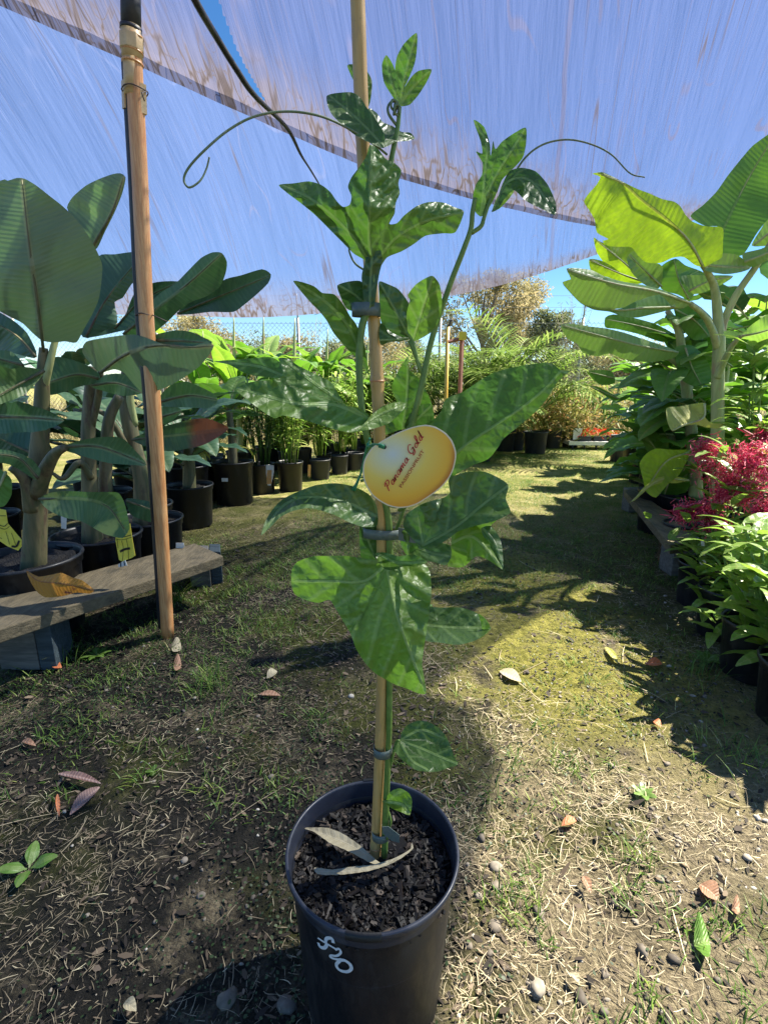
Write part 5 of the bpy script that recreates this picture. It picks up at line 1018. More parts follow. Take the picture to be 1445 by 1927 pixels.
v, f = obox((tr0[0] - .35, 7.45, .12), (tr0[0] + .45, 7.4, .12), .35, .05); mesh('bench_top', v, f, M['label'], e, False)
for k in range(5): v, f = tube([(tr0[0] - .3 + k * .17, 7.3, 0), (tr0[0] - .3 + k * .17, 7.3, .07)], [.015], 6); mesh('leg', v, f, M['pot_far'], e)
for k, (dx, lab) in enumerate(((-.12, 'leftmost tray of red flowers on the white bench'), (.10, 'middle tray of red flowers on the white bench'), (.32, 'rightmost tray of red flowers on the white bench'))):
    t_ = empty('flower_tray', (tr0[0] + dx, 7.42, .12), lab, 'flower tray', 'red flower trays'); v, f = obox((tr0[0] + dx - .09, 7.42, .19), (tr0[0] + dx + .09, 7.42, .19), .2, .068); mesh('tray', v, f, M['pot_far'], t_, False)
    bush(t_, tr0[0] + dx, 7.42, .19, .10, .2, 90, M['redfl'], np.random.default_rng(30 + k), .06, .2); bush(t_, tr0[0] + dx, 7.42, .18, .07, .2, 60, M['reed'], np.random.default_rng(50 + k), .06)
q_ = P(1088, 825, 7.3); v, f = obox((q_[0] - .06, 7.35, .30), (q_[0] + .06, 7.35, .30), .01, .16); o = mesh('price_sign', v, f, M['label'], None, False); tag(o, 'small blank white sign card standing at the seedling bench', 'sign')

# ------------------------------------------------------------------ right side bananas (traced)
TL = M['trunk_lit']
r1p = P(1350, 900, 2.62)
r1 = empty('banana_plant', (r1p[0], r1p[1], 0), 'tall sunlit banana with a glowing yellow green leaf, nearest on the right', 'banana plant', 'banana plants right of the path')
pot(r1, (r1p[0], r1p[1] + .02, 0), .16, .28)
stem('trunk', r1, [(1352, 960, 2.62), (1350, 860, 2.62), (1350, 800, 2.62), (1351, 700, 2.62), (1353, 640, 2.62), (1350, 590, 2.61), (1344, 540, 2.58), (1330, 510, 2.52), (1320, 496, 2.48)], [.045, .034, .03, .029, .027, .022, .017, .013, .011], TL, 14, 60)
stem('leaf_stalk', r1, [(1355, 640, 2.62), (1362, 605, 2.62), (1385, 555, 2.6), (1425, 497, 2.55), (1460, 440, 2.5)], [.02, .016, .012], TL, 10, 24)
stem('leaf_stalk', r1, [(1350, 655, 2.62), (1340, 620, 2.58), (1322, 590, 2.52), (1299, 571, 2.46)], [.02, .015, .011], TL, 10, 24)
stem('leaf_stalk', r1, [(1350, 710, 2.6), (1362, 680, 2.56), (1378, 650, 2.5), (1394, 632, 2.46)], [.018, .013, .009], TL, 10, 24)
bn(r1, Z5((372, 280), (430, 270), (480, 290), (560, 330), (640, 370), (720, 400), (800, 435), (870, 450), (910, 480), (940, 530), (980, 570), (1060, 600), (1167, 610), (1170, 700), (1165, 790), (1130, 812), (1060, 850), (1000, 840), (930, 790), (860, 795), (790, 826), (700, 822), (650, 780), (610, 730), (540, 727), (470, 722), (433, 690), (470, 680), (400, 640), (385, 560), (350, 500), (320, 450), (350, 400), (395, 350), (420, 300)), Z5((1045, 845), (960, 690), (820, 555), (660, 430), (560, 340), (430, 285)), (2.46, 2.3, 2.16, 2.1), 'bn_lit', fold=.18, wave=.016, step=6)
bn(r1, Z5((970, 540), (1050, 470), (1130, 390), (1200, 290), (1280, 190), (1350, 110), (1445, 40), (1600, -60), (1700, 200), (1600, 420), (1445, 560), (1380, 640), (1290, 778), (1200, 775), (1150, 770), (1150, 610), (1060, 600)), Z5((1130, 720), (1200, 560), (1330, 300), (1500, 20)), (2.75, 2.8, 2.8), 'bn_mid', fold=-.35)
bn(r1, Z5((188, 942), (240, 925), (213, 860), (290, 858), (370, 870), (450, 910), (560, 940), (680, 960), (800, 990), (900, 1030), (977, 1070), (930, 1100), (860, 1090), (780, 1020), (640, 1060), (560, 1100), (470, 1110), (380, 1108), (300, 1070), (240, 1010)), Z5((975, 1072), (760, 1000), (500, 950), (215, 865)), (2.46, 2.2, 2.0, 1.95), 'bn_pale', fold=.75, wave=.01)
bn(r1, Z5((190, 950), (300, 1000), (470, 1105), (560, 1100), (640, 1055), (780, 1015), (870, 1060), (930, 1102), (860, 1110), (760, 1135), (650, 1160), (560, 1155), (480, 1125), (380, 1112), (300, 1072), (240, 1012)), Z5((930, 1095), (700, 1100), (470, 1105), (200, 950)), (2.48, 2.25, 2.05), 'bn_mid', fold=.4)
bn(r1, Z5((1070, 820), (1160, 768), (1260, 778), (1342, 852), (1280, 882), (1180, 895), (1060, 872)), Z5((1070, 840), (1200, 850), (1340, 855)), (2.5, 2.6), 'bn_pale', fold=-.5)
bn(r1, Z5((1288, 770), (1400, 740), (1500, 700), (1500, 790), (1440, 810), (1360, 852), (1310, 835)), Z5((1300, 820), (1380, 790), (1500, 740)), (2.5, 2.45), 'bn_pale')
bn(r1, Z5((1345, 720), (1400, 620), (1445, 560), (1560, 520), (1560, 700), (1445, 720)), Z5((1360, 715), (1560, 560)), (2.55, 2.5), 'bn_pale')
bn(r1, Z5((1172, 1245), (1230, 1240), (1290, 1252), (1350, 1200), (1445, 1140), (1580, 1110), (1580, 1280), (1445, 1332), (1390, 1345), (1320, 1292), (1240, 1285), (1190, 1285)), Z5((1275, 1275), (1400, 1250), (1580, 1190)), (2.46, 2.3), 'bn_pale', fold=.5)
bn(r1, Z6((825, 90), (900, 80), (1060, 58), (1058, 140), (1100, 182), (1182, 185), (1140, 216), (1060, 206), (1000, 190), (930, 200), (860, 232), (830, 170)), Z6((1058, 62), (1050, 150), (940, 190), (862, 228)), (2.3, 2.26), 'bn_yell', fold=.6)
r2p = P(1298, 900, 3.0)
r2 = empty('banana_plant', (r2p[0], r2p[1], 0), 'second banana on the right, its slimmer trunk left of the tallest', 'banana plant', 'banana plants right of the path')
pot(r2, (r2p[0], r2p[1], 0), .15, .27)
stem('trunk', r2, [(1310, 940, 3.0), (1305, 850, 3.0), (1297, 780, 3.0), (1290, 720, 3.0), (1284, 670, 3.0), (1276, 620, 2.98), (1256, 585, 2.95)], [.04, .034, .03, .028, .024, .02, .014], TL, 12, 40)
stem('leaf_stalk', r2, [(1290, 720, 3.0), (1278, 690, 2.95), (1250, 668, 2.9), (1225, 655, 2.85)], [.018, .013, .009], TL, 10, 20)
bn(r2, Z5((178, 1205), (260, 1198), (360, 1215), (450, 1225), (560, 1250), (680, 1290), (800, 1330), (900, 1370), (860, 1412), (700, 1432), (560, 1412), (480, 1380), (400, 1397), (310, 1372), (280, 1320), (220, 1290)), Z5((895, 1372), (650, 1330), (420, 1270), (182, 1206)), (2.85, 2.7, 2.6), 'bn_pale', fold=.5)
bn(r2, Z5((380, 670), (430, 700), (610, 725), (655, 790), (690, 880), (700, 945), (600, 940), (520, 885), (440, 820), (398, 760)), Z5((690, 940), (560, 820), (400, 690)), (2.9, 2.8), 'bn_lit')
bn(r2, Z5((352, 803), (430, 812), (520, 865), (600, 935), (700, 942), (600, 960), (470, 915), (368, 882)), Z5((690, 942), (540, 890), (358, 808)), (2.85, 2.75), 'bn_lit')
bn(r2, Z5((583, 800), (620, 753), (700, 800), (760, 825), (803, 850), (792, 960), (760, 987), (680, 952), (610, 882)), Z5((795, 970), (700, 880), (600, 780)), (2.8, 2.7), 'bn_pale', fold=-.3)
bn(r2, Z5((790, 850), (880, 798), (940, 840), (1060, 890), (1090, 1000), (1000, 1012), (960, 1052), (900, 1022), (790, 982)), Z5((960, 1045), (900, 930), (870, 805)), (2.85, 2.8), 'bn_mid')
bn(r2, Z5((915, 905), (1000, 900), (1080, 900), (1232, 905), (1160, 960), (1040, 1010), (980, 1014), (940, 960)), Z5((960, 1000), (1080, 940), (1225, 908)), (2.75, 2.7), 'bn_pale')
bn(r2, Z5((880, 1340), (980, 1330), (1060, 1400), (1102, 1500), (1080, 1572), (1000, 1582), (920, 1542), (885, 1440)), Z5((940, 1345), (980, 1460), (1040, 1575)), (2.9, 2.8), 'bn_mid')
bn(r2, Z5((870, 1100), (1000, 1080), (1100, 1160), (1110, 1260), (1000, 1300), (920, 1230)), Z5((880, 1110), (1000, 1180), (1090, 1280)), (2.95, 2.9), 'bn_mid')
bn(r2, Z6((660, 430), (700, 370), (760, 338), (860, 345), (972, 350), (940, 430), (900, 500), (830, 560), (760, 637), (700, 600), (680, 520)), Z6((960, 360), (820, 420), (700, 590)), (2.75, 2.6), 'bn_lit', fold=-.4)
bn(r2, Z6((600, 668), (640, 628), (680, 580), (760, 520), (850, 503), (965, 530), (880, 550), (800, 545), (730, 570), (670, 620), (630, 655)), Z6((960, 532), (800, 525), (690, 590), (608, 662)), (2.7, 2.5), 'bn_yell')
bn(r2, Z5((345, 1490), (400, 1480), (490, 1488), (510, 1560), (430, 1572), (370, 1535)), Z5((500, 1530), (350, 1492)), (3.2, 3.1), 'bn_mid')
bn(r2, Z5((352, 1578), (420, 1588), (535, 1655), (500, 1668), (430, 1625)), Z5((530, 1655), (355, 1580)), (3.2, 3.1), 'bn_mid')
bn(r2, Z5((450, 1160), (500, 1140), (620, 1160), (760, 1200), (880, 1270), (800, 1310), (650, 1260), (520, 1230), (450, 1220)), Z5((880, 1275), (650, 1210), (460, 1170)), (3.1, 3.0), 'bn_mid')
r_ = np.random.default_rng(91)
for k in range(26):
    b_ = P(r_.uniform(1262, 1330), r_.uniform(600, 880), r_.uniform(2.95, 3.35)); pleaf(r2, b_, math.pi + r_.uniform(-1.0, 1.1), r_.uniform(.0, .7), r_.uniform(.30, .50), r_.uniform(.18, .26), r_.uniform(.7, 1.5), M[['bn_mid', 'bn_pale', 'bn_mid', 'bn_shade', 'bn_glow'][k % 5]], r_, mp=TL)
r_ = np.random.default_rng(92)
for k in range(16):
    b_ = P(r_.uniform(1370, 1450), r_.uniform(540, 800), r_.uniform(2.9, 3.3)); pleaf(r1, b_, r_.uniform(0, 6.28), r_.uniform(.2, .9), r_.uniform(.35, .5), r_.uniform(.20, .28), r_.uniform(.7, 1.4), M[['bn_mid', 'bn_pale', 'bn_shade', 'bn_glow'][k % 4]], r_, mp=TL)
for i, (x_, y_, hh, lab) in enumerate(((2.18, 3.75, 1.3, 'tall leafy banana filling the row behind the drooping pale leaves on the right'), (2.6, 4.0, 1.42, 'tall banana whose leaves show between the two right hand trunks'), (2.05, 3.5, 1.0, 'leafy banana third along the right hand row'), (2.25, 4.1, 1.0, 'leafy banana fourth along the right hand row'), (2.5, 4.8, .98, 'leafy banana fifth along the right hand row'), (2.8, 5.6, .95, 'leafy banana at the far end of the right hand row'), (2.45, 3.2, 1.2, 'tall banana in the second rank behind the right row'), (2.85, 4.3, 1.35, 'tall banana at the back of the right side'), (2.1, 2.6, 1.0, 'banana at the right edge behind the crimson flowers'), (1.78, 3.15, .62, 'short banana whose dark leaves hang beside the right plank'))):
    e = empty('banana_plant', (x_, y_, 0), lab, 'banana plant', 'banana plants right of the path'); pot(e, (x_, y_, 0), .15, .27, n=24)
    v, f = tube([(x_, y_, .2), (x_ + .02, y_, .5), (x_, y_, hh)], [.045, .033, .02], 12, 12); mesh('trunk', v, f, TL, e); r_ = np.random.default_rng(500 + i)
    for k in range(24):
        pleaf(e, (x_, y_, hh * r_.uniform(.25, 1.0)), k * 2.4 + r_.uniform(0, .6), r_.uniform(.1, 1.15), r_.uniform(.36, .54), r_.uniform(.18, .26), r_.uniform(.8, 1.7), M[['bn_mid', 'bn_pale', 'bn_mid', 'bn_glow', 'bn_mid'][k % 5]], r_, mp=TL)

# right plank
rb = empty('timber_rail', G(1250, 980, 0), 'low weathered plank rail on the right running beside the banana pots', 'rail')
quad_plank('plank', [G(1174, 922, .22), G(1262, 1026, .22), G(1330, 1014, .22), G(1194, 920, .22)], .045, M['plank'], rb)
for px, py in ((1182, 965), (1262, 1085)):
    a_ = G(px, py, 0); v, f = box8([a_ + np.array(q_) for q_ in ((0, 0, 0), (.16, 0, 0), (.16, .12, 0), (0, .12, 0), (0, 0, .17), (.16, 0, .17), (.16, .12, .17), (0, .12, .17))]); bevel(mesh('block', v, f, M['block'], rb, False))
# crimson flowering plants and leafy shrubs in pots, right front
M['crimson'] = rndmat('crimson_tassels', [(0, (.30, .012, .045)), (.5, (.62, .035, .12)), (1, (.85, .20, .28))], .5, .3)
M['lance'] = rndmat('lance_leaves', [(0, (.05, .14, .02)), (.5, (.12, .24, .03)), (1, (.34, .42, .09))], .35, .42)
def lancebush(e, c, tips, r, m, L=.15, wd=.04, nl=9):
    mb = MB(); B, D = [], []
    for t in tips:
        v, f = tube([c, (np.array(c) + t) / 2 + (0, 0, .03), t], [.007, .004], 6, 8); mb.add(v, f)
        for k in range(nl):
            az = k * 2.4 + r.uniform(-.3, .3); el = r.uniform(-.1, .8); B.append(np.array(t) - np.array((0, 0, .012 * k))); D.append((math.cos(az) * math.cos(el), math.sin(az) * math.cos(el), math.sin(el)))
    mb.build('stem', M['pf_stem'], e)
    for b_, d_ in zip(B, D):
        l_ = L * r.uniform(.7, 1.2); az = math.atan2(d_[1], d_[0]); pleaf(e, b_, az, math.asin(d_[2]), l_, wd * r.uniform(.8, 1.2), r.uniform(.5, 1.1), M['lm'], r, fold=.5, pet=.06, nu=8, nv=2)
M['lm'] = leafmat('shrub_leaf', (.09, .20, .025), (.16, .30, .045), (.38, .42, .14), (.30, .50, .05), .42, .34, .15, .0016, .5, 14, vamt=.6)
rp = [(1318, 1150, .08, 'small leafy shrub in a black pot with white label, beside the right plank'), (1372, 1215, .09, 'leafy shrub with pale green whorls in the second front pot on the right'), (1440, 1300, .10, 'leafy shrub in the third front pot, at the right edge'), (1560, 1420, .12, 'broad leaved shrub at the right edge nearest the camera')]
for i, (px, py, R_, lab) in enumerate(rp):
    c = G(px, py, 0); c[1] += R_; c[0] += .02; e = empty('potted_shrub', c, lab, 'potted plant', 'leafy shrubs in pots on the right'); pot(e, c, R_ * 1.05, .19, n=28); r_ = np.random.default_rng(700 + i)
    k = 18; tips = [c + np.array((r_.normal(.07, .075), r_.normal(0.02, .08), .20 + r_.uniform(-.03, [.22, .22, .28, .30][i]))) for _ in range(k)]
    lancebush(e, c + (0, 0, .22), tips, r_, M['lm'], [.10, .12, .13, .16][i], [.028, .033, .04, .05][i])
cc = G(1335, 1010, 0); 
def tassel(c, lab, tops, r):
    e = empty('crimson_flower_plant', c, lab, 'flowering plant', 'crimson tasselled plants'); pot(e, c, .12, .25, n=24); mb = MB()
    for t in tops:
        v, f = tube([c + (0, 0, .2), (c + t) / 2 + (0, 0, .06), t], [.006, .003], 5, 6); mb.add(v, f)
    mb.build('stem', M['pf_stem'], e)
    for t in tops:
        n = 420; p = t + r.normal(0, 1, (n, 3)) * [.030, .030, .030] * (.5 + r.random()); d0 = unit(r.normal(size=(n, 3)) + [0, 0, -.2]); V, F, A_ = ribbons(p, d0, unit(np.cross(d0, r.normal(size=(n, 3)))), r.uniform(.010, .028, n), np.full(n, .0042), unit(r.normal(size=(n, 3))) * .8, 3, prof=[.6, 1, 1, .5])
        tag(mesh('flower_plume', V, F, M['crimson'], e, True, {'rnd': A_}), kind='stuff')
    for k in range(46):
        t = tops[k % len(tops)]; pleaf(e, t + r.normal(0, .05, 3) - (0, 0, .04), r.uniform(0, 6.28), r.uniform(0, .8), r.uniform(.09, .15), .035, .8, M['lm'], r, nu=8, nv=2, pet=.06)
r_ = np.random.default_rng(77)
tp = [P(x, y, Y) for x, y, Y in ((1330, 845, 2.15), (1345, 880, 2.1), (1375, 900, 2.05), (1400, 870, 2.0), (1425, 855, 2.0), (1360, 930, 2.05), (1400, 930, 2.0), (1440, 900, 1.95), (1325, 960, 2.1), (1290, 965, 2.15), (1345, 985, 2.05))]
tassel(np.array((tp[2][0] + .08, 2.12, 0)), 'crimson tasselled flower plant in front of the tallest right banana', tp, r_)
tp = [P(x, y, Y) for x, y, Y in ((1440, 820, 2.3), (1460, 870, 2.3), (1480, 920, 2.3), (1440, 960, 1.9), (1470, 980, 1.9))]
tassel(np.array((tp[1][0], 2.25, 0)), 'crimson tasselled flower plant cut by the right edge of the picture', tp, r_)
cA = P(1440, 760, 2.4); e = empty('potted_shrub', (cA[0] + .05, 2.45, 0), 'tall yellow green leafy shrub at the right edge above the crimson flowers', 'potted plant'); pot(e, (cA[0] + .05, 2.45, 0), .12, .25, n=24)
lancebush(e, np.array((cA[0] + .05, 2.45, .25)), [P(x, y, 2.35) for x, y in ((1420, 650), (1435, 700), (1410, 740), (1440, 780), (1400, 800), (1425, 830))], np.random.default_rng(9), M['lm'], .17, .045, 10)
for i, (z_, q0, Y, lab) in enumerate((((Z6), ((1030, 985), (1060, 975), (1068, 1050), (1045, 1060), (1028, 1040)), 1.95, 'white label hanging from the first pot by the right plank'), (Z6, ((1252, 1150), (1340, 1185), (1338, 1250), (1240, 1220)), 1.66, 'larger white label hanging from the third front pot on the right'), (Z6, ((1035, 905), (1055, 900), (1058, 935), (1040, 938)), 2.0, 'tiny white label at the end of the right plank'))):
    card('plant_label', z_(*q0), Y, M['label'], lab, 'label')
# black plastic tub at path end on right
c = G(1165, 868, 0); e = empty('black_tub', c, 'black tub with a folded white bag on top, at the foot of the right bananas', 'tub'); pot(e, c, .13, .32, M['pot_far'], n=24); 
v, f = tube([c + (-.06, -.05, .32), c + (0, -.05, .345), c + (.07, -.04, .33)], [.02, .03, .015], 8, 8); mesh('bag', v, f, M['label'], e)
# coir crate by the plank
M['coir'] = rndmat('coir_strands', [(0, (.05, .025, .015)), (.6, (.16, .08, .045)), (1, (.36, .22, .13))], .7, .1)
c = G(1290, 1075, 0); c[1] += .08; e = empty('coir_basket', c, 'fibrous brown root bound pot at the near end of the right plank', 'pot'); pot(e, c, .095, .235, M['pot'], n=24); n = 700; r_ = np.random.default_rng(3); a_ = r_.uniform(0, 6.28, n)
base = c + np.stack([.093 * np.cos(a_), .093 * np.sin(a_), r_.uniform(.05, .235, n)], 1); tg = np.stack([-np.sin(a_), np.cos(a_), 0 * a_], 1); d0 = unit(tg * r_.normal(0, .5, n)[:, None] + np.stack([np.cos(a_) * .15, np.sin(a_) * .15, -np.ones(n)], 1)); V, F, A_ = ribbons(base, d0, tg, r_.uniform(.02, .08, n), np.full(n, .003), tg * 0, 3); tag(mesh('coir_strands', V, F, M['coir'], e, True, {'rnd': A_}), kind='stuff')

# ------------------------------------------------------------------ ground litter
M['straw'] = rndmat('dry_straw', [(0, (.12, .095, .06)), (.35, (.30, .24, .15)), (.75, (.50, .43, .28)), (1, (.78, .70, .44))], .7, .1)
M['grass'] = rndmat('green_grass', [(0, (.05, .12, .02)), (.5, (.13, .24, .035)), (.8, (.30, .38, .07)), (1, (.52, .48, .20))], .5, .4)
M['clover'] = rndmat('ground_weeds', [(0, (.012, .030, .010)), (.6, (.035, .068, .022)), (1, (.09, .13, .05))], .5, .3)
M['stone'] = rndmat('gravel_stone', [(0, (.09, .075, .06)), (.5, (.20, .17, .135)), (.9, (.34, .30, .24)), (1, (.55, .52, .45))], .8, 0, 1)
r = np.random.default_rng(11)
def nz(x, y, k=1., s=0.): return .5 + .25 * (np.sin(x * 2.9 * k + 1.7 * np.sin(y * 2.3 * k + s) + s) + np.sin(y * 3.7 * k + 1.3 * np.sin(x * 3.1 * k + s * 2) + s * 3))
def scatter(n, xr, yr, dens, near=1.6):
    x = r.uniform(*xr, n * 3); y = yr[0] + (yr[1] - yr[0]) * r.random(n * 3) ** near
    k = r.random(n * 3) < dens(x, y); return x[k][:n], y[k][:n]
# straw
x, y = scatter(70000, (-2.2, 2.6), (.12, 4.5), lambda x, y: np.clip(nz(x, y, 1.6, 1.) ** 1.6 * nz(x, y, 4.3, 2.) ** 1.6 * 2.6 * np.where(x > .1, 1., .30) * (1 - .8 * np.exp(-((x - .62) / .45) ** 2 - ((y - 1.9) / .7) ** 2)), .02, 1))
n = len(x); az = r.uniform(0, 6.28, n); z = np.where(np.abs(x) < 3, hn(x, y), 0) + r.uniform(.001, .008, n)
d0 = unit(np.stack([np.cos(az), np.sin(az), r.normal(0, .10, n)], 1)); sd_ = np.stack([-np.sin(az), np.cos(az), 0 * az], 1); L = r.gamma(2.0, .009, n) + .004; L = np.minimum(L, .12)
V, F, A_ = ribbons(np.stack([x, y, z], 1), d0, sd_, L, r.uniform(.0005, .0016, n), sd_ * r.normal(0, .35, n)[:, None], 3, rnd=np.clip(r.normal(.45, .25, n), 0, 1), prof=[.7, 1, 1, .3]); V[:, 2] = np.maximum(V[:, 2], hn(V[:, 0], V[:, 1]) + .001)
tag(mesh('dry_straw', V, F, M['straw'], None, True, {'rnd': A_}, org=(0, 1, 0)), 'scattered dry grass clippings over the bare soil of the path', 'straw', kind='stuff')
M['litter'] = rndmat('dark_leaf_litter', [(0, (.008, .006, .004)), (.5, (.035, .025, .017)), (.85, (.09, .065, .042)), (1, (.20, .15, .10))], .8, 0)
x, y = scatter(60000, (-2.2, 1.6), (.12, 3.6), lambda x, y: np.clip(.25 + nz(x, y, 1.1, 3.) * np.where(x < .2, 1.1, .35), .05, 1)); n = len(x); az = r.uniform(0, 6.28, n)
d0 = unit(np.stack([np.cos(az), np.sin(az), r.normal(0, .25, n)], 1)); sd_ = unit(np.stack([-np.sin(az), np.cos(az), r.normal(0, .3, n)], 1)); L = r.gamma(2., .0035, n) + .002
V, F, A_ = ribbons(np.stack([x, y, hn(x, y) + r.uniform(.001, .005, n)], 1), d0, sd_, L, L * r.uniform(.15, .6, n), sd_ * 0, 2, prof=[.5, 1, .3]); tag(mesh('leaf_litter', V, F, M['litter'], None, False, {'rnd': A_}, org=(0, 1, 0)), 'crumbled dark bark and leaf litter over the shaded soil', 'leaf litter', kind='stuff')
x, y = scatter(30000, (-2.2, .3), (.12, 3.6), lambda x, y: np.clip(nz(x, y, 2.3, 5.) ** 2.5 * 1.6, .05, 1)); n = len(x); az = r.uniform(0, 6.28, n)
d0 = unit(np.stack([np.cos(az), np.sin(az), r.normal(0, .15, n)], 1)); sd_ = np.stack([-np.sin(az), np.cos(az), 0 * az], 1); L = r.gamma(2., .006, n) + .003
V, F, A_ = ribbons(np.stack([x, y, hn(x, y) + r.uniform(.002, .007, n)], 1), d0, sd_, L, r.uniform(.0004, .0012, n), sd_ * r.normal(0, .3, n)[:, None], 3, rnd=np.clip(r.normal(.25, .25, n), 0, 1), prof=[.7, 1, 1, .3]); tag(mesh('fine_straw', V, F, M['straw'], None, True, {'rnd': A_}, org=(0, 1, 0)), 'fine dull grass clippings over the shaded soil on the left', 'straw', kind='stuff')
# long stalks
x, y = scatter(200, (-1.6, 1.8), (.15, 3.), lambda x, y: .3 + 0 * x); n = len(x); az = r.uniform(0, 6.28, n); d0 = unit(np.stack([np.cos(az), np.sin(az), .08 + 0 * az], 1)); sd_ = np.stack([-np.sin(az), np.cos(az), 0 * az], 1)
V, F, A_ = ribbons(np.stack([x, y, hn(x, y) + .006], 1), d0, sd_, r.uniform(.05, .18, n), r.uniform(.0010, .0024, n), sd_ * r.normal(0, .45, n)[:, None] + [0, 0, -.07], 6, rnd=r.uniform(.2, .9, n), prof=[.8, 1, 1, 1, .9, .7, .3]); V[:, 2] = np.maximum(V[:, 2], hn(V[:, 0], V[:, 1]) + .002)
tag(mesh('straw_stalks', V, F, M['straw'], None, True, {'rnd': A_}, org=(0, 1, 0)), 'longer bent dry stalks lying across the path', 'straw', kind='stuff')
# green tufts
def tufts(nt, xr, yr, dens, bl, hgt, name, lab, spread=.02, seed=0, near=1.5):
    x, y = scatter(nt, xr, yr, dens, near); nt = len(x); k = r.integers(bl[0], bl[1], nt); i = np.repeat(np.arange(nt), k); n = len(i)
    bx = x[i] + r.normal(0, spread, n); by = y[i] + r.normal(0, spread, n); az = r.uniform(0, 6.28, n); ln = r.uniform(.1, 1.1, n); th = (.5 + r.random(nt))[i]
    d0 = unit(np.stack([np.cos(az) * ln, np.sin(az) * ln, np.ones(n)], 1)); sd_ = unit(np.stack([-np.sin(az), np.cos(az), 0 * az], 1)); L = r.uniform(*hgt, n) * th
    V, F, A_ = ribbons(np.stack([bx, by, hn(bx, by) * (np.abs(bx) < 3)], 1), d0, sd_, L, r.uniform(.0013, .0032, n), np.stack([np.cos(az) * .3, np.sin(az) * .3, -.3 + 0 * az], 1), 4, rnd=np.clip(r.normal(.4, .2, n) + (r.random(nt)[i] - .5) * .4, 0, 1))
    tag(mesh(name, V, F, M['grass'], None, True, {'rnd': A_}, org=(0, 1, 0)), lab, 'grass', kind='stuff')
tufts(760, (-1.8, 2.2), (.25, 3.2), lambda x, y: np.clip(nz(x, y, 1.9, 4.) ** 3 * 2, .05, 1) * np.where(x > .1, 1, np.clip(y - .7, .08, .8)), (8, 34), (.010, .042), 'grass_tufts', 'sparse green grass tufts scattered over the bare ground')
tufts(480, (-1.7, .3), (.9, 2.9), lambda x, y: np.clip(nz(x, y, 1.3, 6.) ** 2 * 1.6, .05, 1), (8, 26), (.010, .034), 'shade_grass', 'low green grass sprouting through the shaded soil on the left', .03, near=1.)
tufts(15000, (-1.5, 4.2), (2.2, 8.3), lambda x, y: np.clip(.25 + nz(x, y, .8, 2.), .1, 1) * (x > -.6), (6, 16), (.012, .036), 'short_lawn', 'short patchy lawn further along the path', .03, near=1.)
for (px, py, nb, h_, sp_, lab) in ((395, 1290, 130, .085, .04, 'green grass tuft right of the pole foot'), (330, 1130, 110, .15, .02, 'tall thin grass growing behind the pole foot'), (500, 1180, 260, .05, .09, 'patch of bright green grass in the shade left of the vine'), (1310, 1270, 80, .10, .04, 'sunlit grass tuft in the shadow on the right'), (1105, 1110, 70, .05, .04, 'bright grass tuft on the sunny path'), (1190, 1620, 50, .05, .025, 'green grass clump at lower right'),
                                  (970, 1700, 90, .05, .03, 'grass clump just right of the front pot'), (120, 1240, 40, .11, .05, 'sparse tall grass by the left rail block'), (1390, 1420, 90, .08, .06, 'grass clump in shade at the right edge'), (1210, 1080, 50, .07, .03, 'grass sprig beside the right plank')):
    c = G(px, py, 0); n = nb; az = r.uniform(0, 6.28, n); ln = r.uniform(.05, .7, n); bx = c[0] + r.normal(0, sp_, n); by = c[1] + r.normal(0, sp_, n)
    d0 = unit(np.stack([np.cos(az) * ln, np.sin(az) * ln, np.ones(n)], 1)); sd_ = unit(np.stack([-np.sin(az), np.cos(az), 0 * az], 1))
    V, F, A_ = ribbons(np.stack([bx, by, hn(bx, by)], 1), d0, sd_, h_ * r.uniform(.4, 1.15, n), r.uniform(.0015, .003, n), np.stack([np.cos(az) * .35, np.sin(az) * .35, -.3 + 0 * az], 1), 5, rnd=np.clip(r.normal(.45, .2, n), 0, 1)); tag(mesh('grass_clump', V, F, M['grass'], None, True, {'rnd': A_}), lab, 'grass', kind='stuff')
# small round weed leaves
x, y = scatter(42000, (-1.9, 1.6), (.2, 2.8), lambda x, y: np.clip(nz(x, y, 1.2, 7.) ** 2.5 * np.where(x < -.1, 1.6, .25), 0, 1)); n = len(x); az = r.uniform(0, 6.28, n); d0 = unit(np.stack([np.cos(az), np.sin(az), r.uniform(0, .5, n)], 1)); sd_ = np.stack([-np.sin(az), np.cos(az), r.normal(0, .2, n)], 1); L = r.uniform(.0025, .0075, n)
V, F, A_ = ribbons(np.stack([x, y, hn(x, y) + r.uniform(.002, .012, n)], 1), d0, sd_, L, L * .75, d0 * 0, 3, prof=[.3, 1, .9, .2]); tag(mesh('ground_weeds', V, F, M['clover'], None, True, {'rnd': A_}, org=(0, 1, 0)), 'tiny dark green creeping weeds covering the shaded soil', 'weeds', kind='stuff')
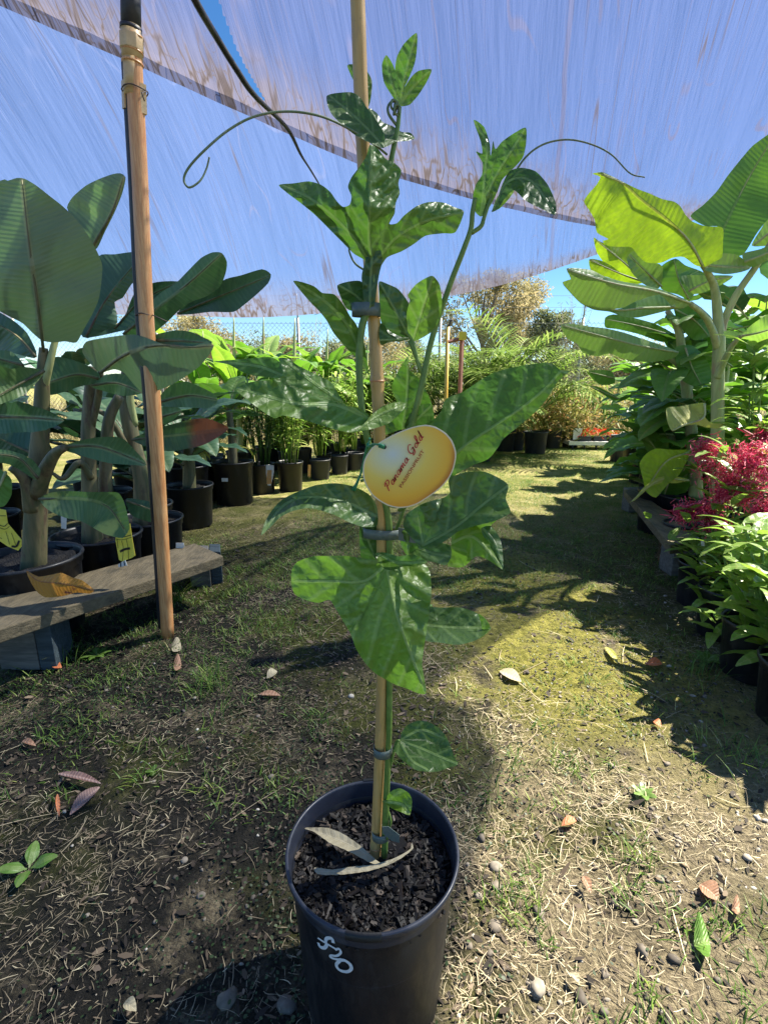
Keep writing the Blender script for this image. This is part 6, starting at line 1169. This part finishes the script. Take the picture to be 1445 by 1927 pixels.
# gravel
import bmesh
bm = bmesh.new(); bmesh.ops.create_icosphere(bm, subdivisions=2, radius=1.); ico = np.array([tuple(v.co) for v in bm.verts]); icof = np.array([[v.index for v in f.verts] for f in bm.faces]); bm.free()
def stones(xs, ys, sz_, seed):
    rr = np.random.default_rng(seed); n = len(xs); k = len(ico); V = np.zeros((n, k, 3))
    for i in range(n):
        v = ico * (1 + .26 * np.sin(ico @ rr.normal(0, 2.2, 3) + rr.uniform(0, 6))[:, None] + .12 * np.abs(np.sin(ico @ rr.normal(0, 3.5, 3)))[:, None] + .10 * np.sin(ico @ rr.normal(0, 4.5, 3))[:, None]); v = v * rr.uniform(.6, 1.1, 3) * [1, 1, .62]; t = rr.uniform(0, 6.28); c, s = math.cos(t), math.sin(t)
        V[i] = (v @ np.array([[c, s, 0], [-s, c, 0], [0, 0, 1]])) * sz_[i] + (xs[i], ys[i], hn(xs[i], ys[i]) + sz_[i] * .2)
    return V.reshape(-1, 3), (icof[None] + (np.arange(n) * k)[:, None, None]).reshape(-1, 3), np.repeat(rr.random(n), k)
x, y = scatter(5200, (-1., 1.3), (.12, 2.2), lambda x, y: np.clip(nz(x, y, 2.2, 9.) ** 2 * (.25 + .9 * (x > .1)) * (1.3 - .4 * y), .03, 1), 1.8); n = len(x)
V, F, A_ = stones(x, y, np.minimum(r.gamma(1.6, .0013, n) + .0008, .010), 5); tag(mesh('gravel', V, F, M['stone'], None, False, {'rnd': A_}, org=(0, 1, 0)), 'fine pale gravel pressed into the path', 'gravel', kind='stuff')
big = [(427, 1888, .016, 'large round stone at the bottom left of the front pot'), (536, 1895, .013, 'stone touching the left side of the front pot'), (1210, 1795, .011, 'pale stone at lower right, left of another pale stone'), (1268, 1810, .012, 'pale pointed stone at lower right'), (1010, 1862, .013, 'flat grey stone right of the front pot near the bottom'), (1095, 1880, .011, 'darker stone at the bottom right of the pot'), (905, 1575, .011, 'white pebble beyond the right rim of the pot'), (935, 1630, .012, 'grey pebble right of the pot rim'), (1015, 1720, .011, 'pinkish stone by the grass clump right of the pot'), (930, 1745, .010, 'pale stone between the pot and the grass clump'), (1155, 1700, .011, 'round purplish stone right of centre'), (1150, 1440, .009, 'small grey stone on the mossy path'), (1255, 1440, .008, 'small stone near the right shadow edge'), (380, 1690, .008, 'small white stone in the dark soil at left')]
for i, (px, py, s_, lab) in enumerate(big):
    c = G(px, py, 0); V, F, A_ = stones([c[0]], [c[1]], [s_], 30 + i); tag(mesh('stone', V, F, M['stone'], None, True, {'rnd': A_}), lab, 'stone', 'loose stones on the path')
# fallen leaves
def fl(px, py, L, Wp, ang, m, lab, lift=.008, cat='fallen leaf'):
    t = np.linspace(0, 1, 9); ca, sa = math.cos(ang), math.sin(ang); up_ = [(x_, -Wp / 2 * math.sin(math.pi * min(1, x_ / L)) ** .8) for x_ in t * L]; dn = [(x_, -y_ * .9) for x_, y_ in up_[::-1]]
    pts = [(px + (x_ - L / 2) * ca - y_ * sa, py + (x_ - L / 2) * sa + y_ * ca) for x_, y_ in up_[:-1] + dn[:-1]]
    md = [(px - L / 2 * ca, py - L / 2 * sa), (px, py + 1), (px + L / 2 * ca, py + L / 2 * sa)]
    o = leaf('fallen_leaf', None, pts, [md], None, M[m], ground=.006, lift=lift, step=3, lat=6, fold=.35, wave=.006); tag(o, lab, cat, 'fallen leaves on the ground')
for a_ in ((960, 1275, 46, 20, .45, 'dry', 'pale pointed dead leaf on the dark soil right of the vine'), (1070, 1552, 30, 18, -.3, 'dry_orange', 'small bright orange leaf on bare soil right of the pot'), (1333, 1683, 46, 34, .7, 'dry_brown', 'cupped reddish brown leaf at lower right'), (1230, 1252, 32, 16, 0., 'dry_orange', 'red orange leaf at the shadow edge on the right'), (1236, 1365, 18, 12, .6, 'dry_orange', 'tiny red leaf just below the shadow edge'), (1103, 1668, 36, 16, 1.1, 'dry_brown', 'pinkish tan leaf standing in the grass right of the pot'), (1384, 1715, 16, 40, 0., 'dry_brown', 'narrow brown leaf at the right edge below the cupped one'),
            (150, 1468, 84, 15, .22, 'dry_purple', 'long curled pinkish dead leaf at left'), (160, 1510, 78, 21, -.75, 'dry_purple', 'dark maroon dead leaf folded under the curled one at left'), (110, 1518, 44, 9, 1.5, 'dry_orange', 'thin red leaf beside the maroon one at left'), (512, 1272, 24, 16, -.6, 'dry', 'small pale leaf on the soil left of the vine'), (508, 1310, 40, 10, .05, 'dry_brown', 'narrow pinkish leaf lying left of the vine'), (106, 1256, 22, 18, .2, 'dry_orange', 'orange scrap by the left rail block'), (332, 1222, 20, 30, .2, 'dry', 'pale scrap at the foot of the pole'), (334, 1256, 16, 34, .1, 'dry_brown', 'tan leaf below the foot of the pole'), (55, 1402, 28, 12, .3, 'dry_brown', 'brown leaf in the weeds at far left'),
            (245, 1900, 28, 30, .5, 'dry', 'pale cupped leaf at the bottom left'), (1080, 1845, 30, 12, .8, 'dry', 'tan dry leaf among the stones at bottom right'), (1150, 1235, 40, 12, .9, 'bn_yell', 'yellowish grass-like leaf on the sunny path'), (1320, 1780, 30, 90, -.2, 'bn_mid', 'bright green strap leaf sprouting at lower right')):
    fl(*a_)
# little rosettes
def rosette(px, py, n, L, wd, lab, el=.4, m='pf_leaf'):
    c = G(px, py, 0); e = empty('weed_rosette', c, lab, 'weed')
    for k in range(n): pleaf(e, c + (0, 0, .004), k * 6.28 / n + .3, el, L, wd, .7, M[m], r, fold=.3, pet=.25, nu=8, nv=2)
rosette(182, 1236, 7, .05, .020, 'pale green weed rosette beside the left rail'); rosette(55, 1640, 4, .055, .022, 'green three leaved seedling at the lower left edge', .5, 'bn_mid'); rosette(1210, 1500, 6, .03, .012, 'small green weed on the sunny path', .6, 'bn_mid'); rosette(1330, 1245, 8, .05, .02, 'dark green weed rosette in the right shadow', .5); rosette(290, 1455, 4, .02, .012, 'tiny seedling in the dark soil at left')
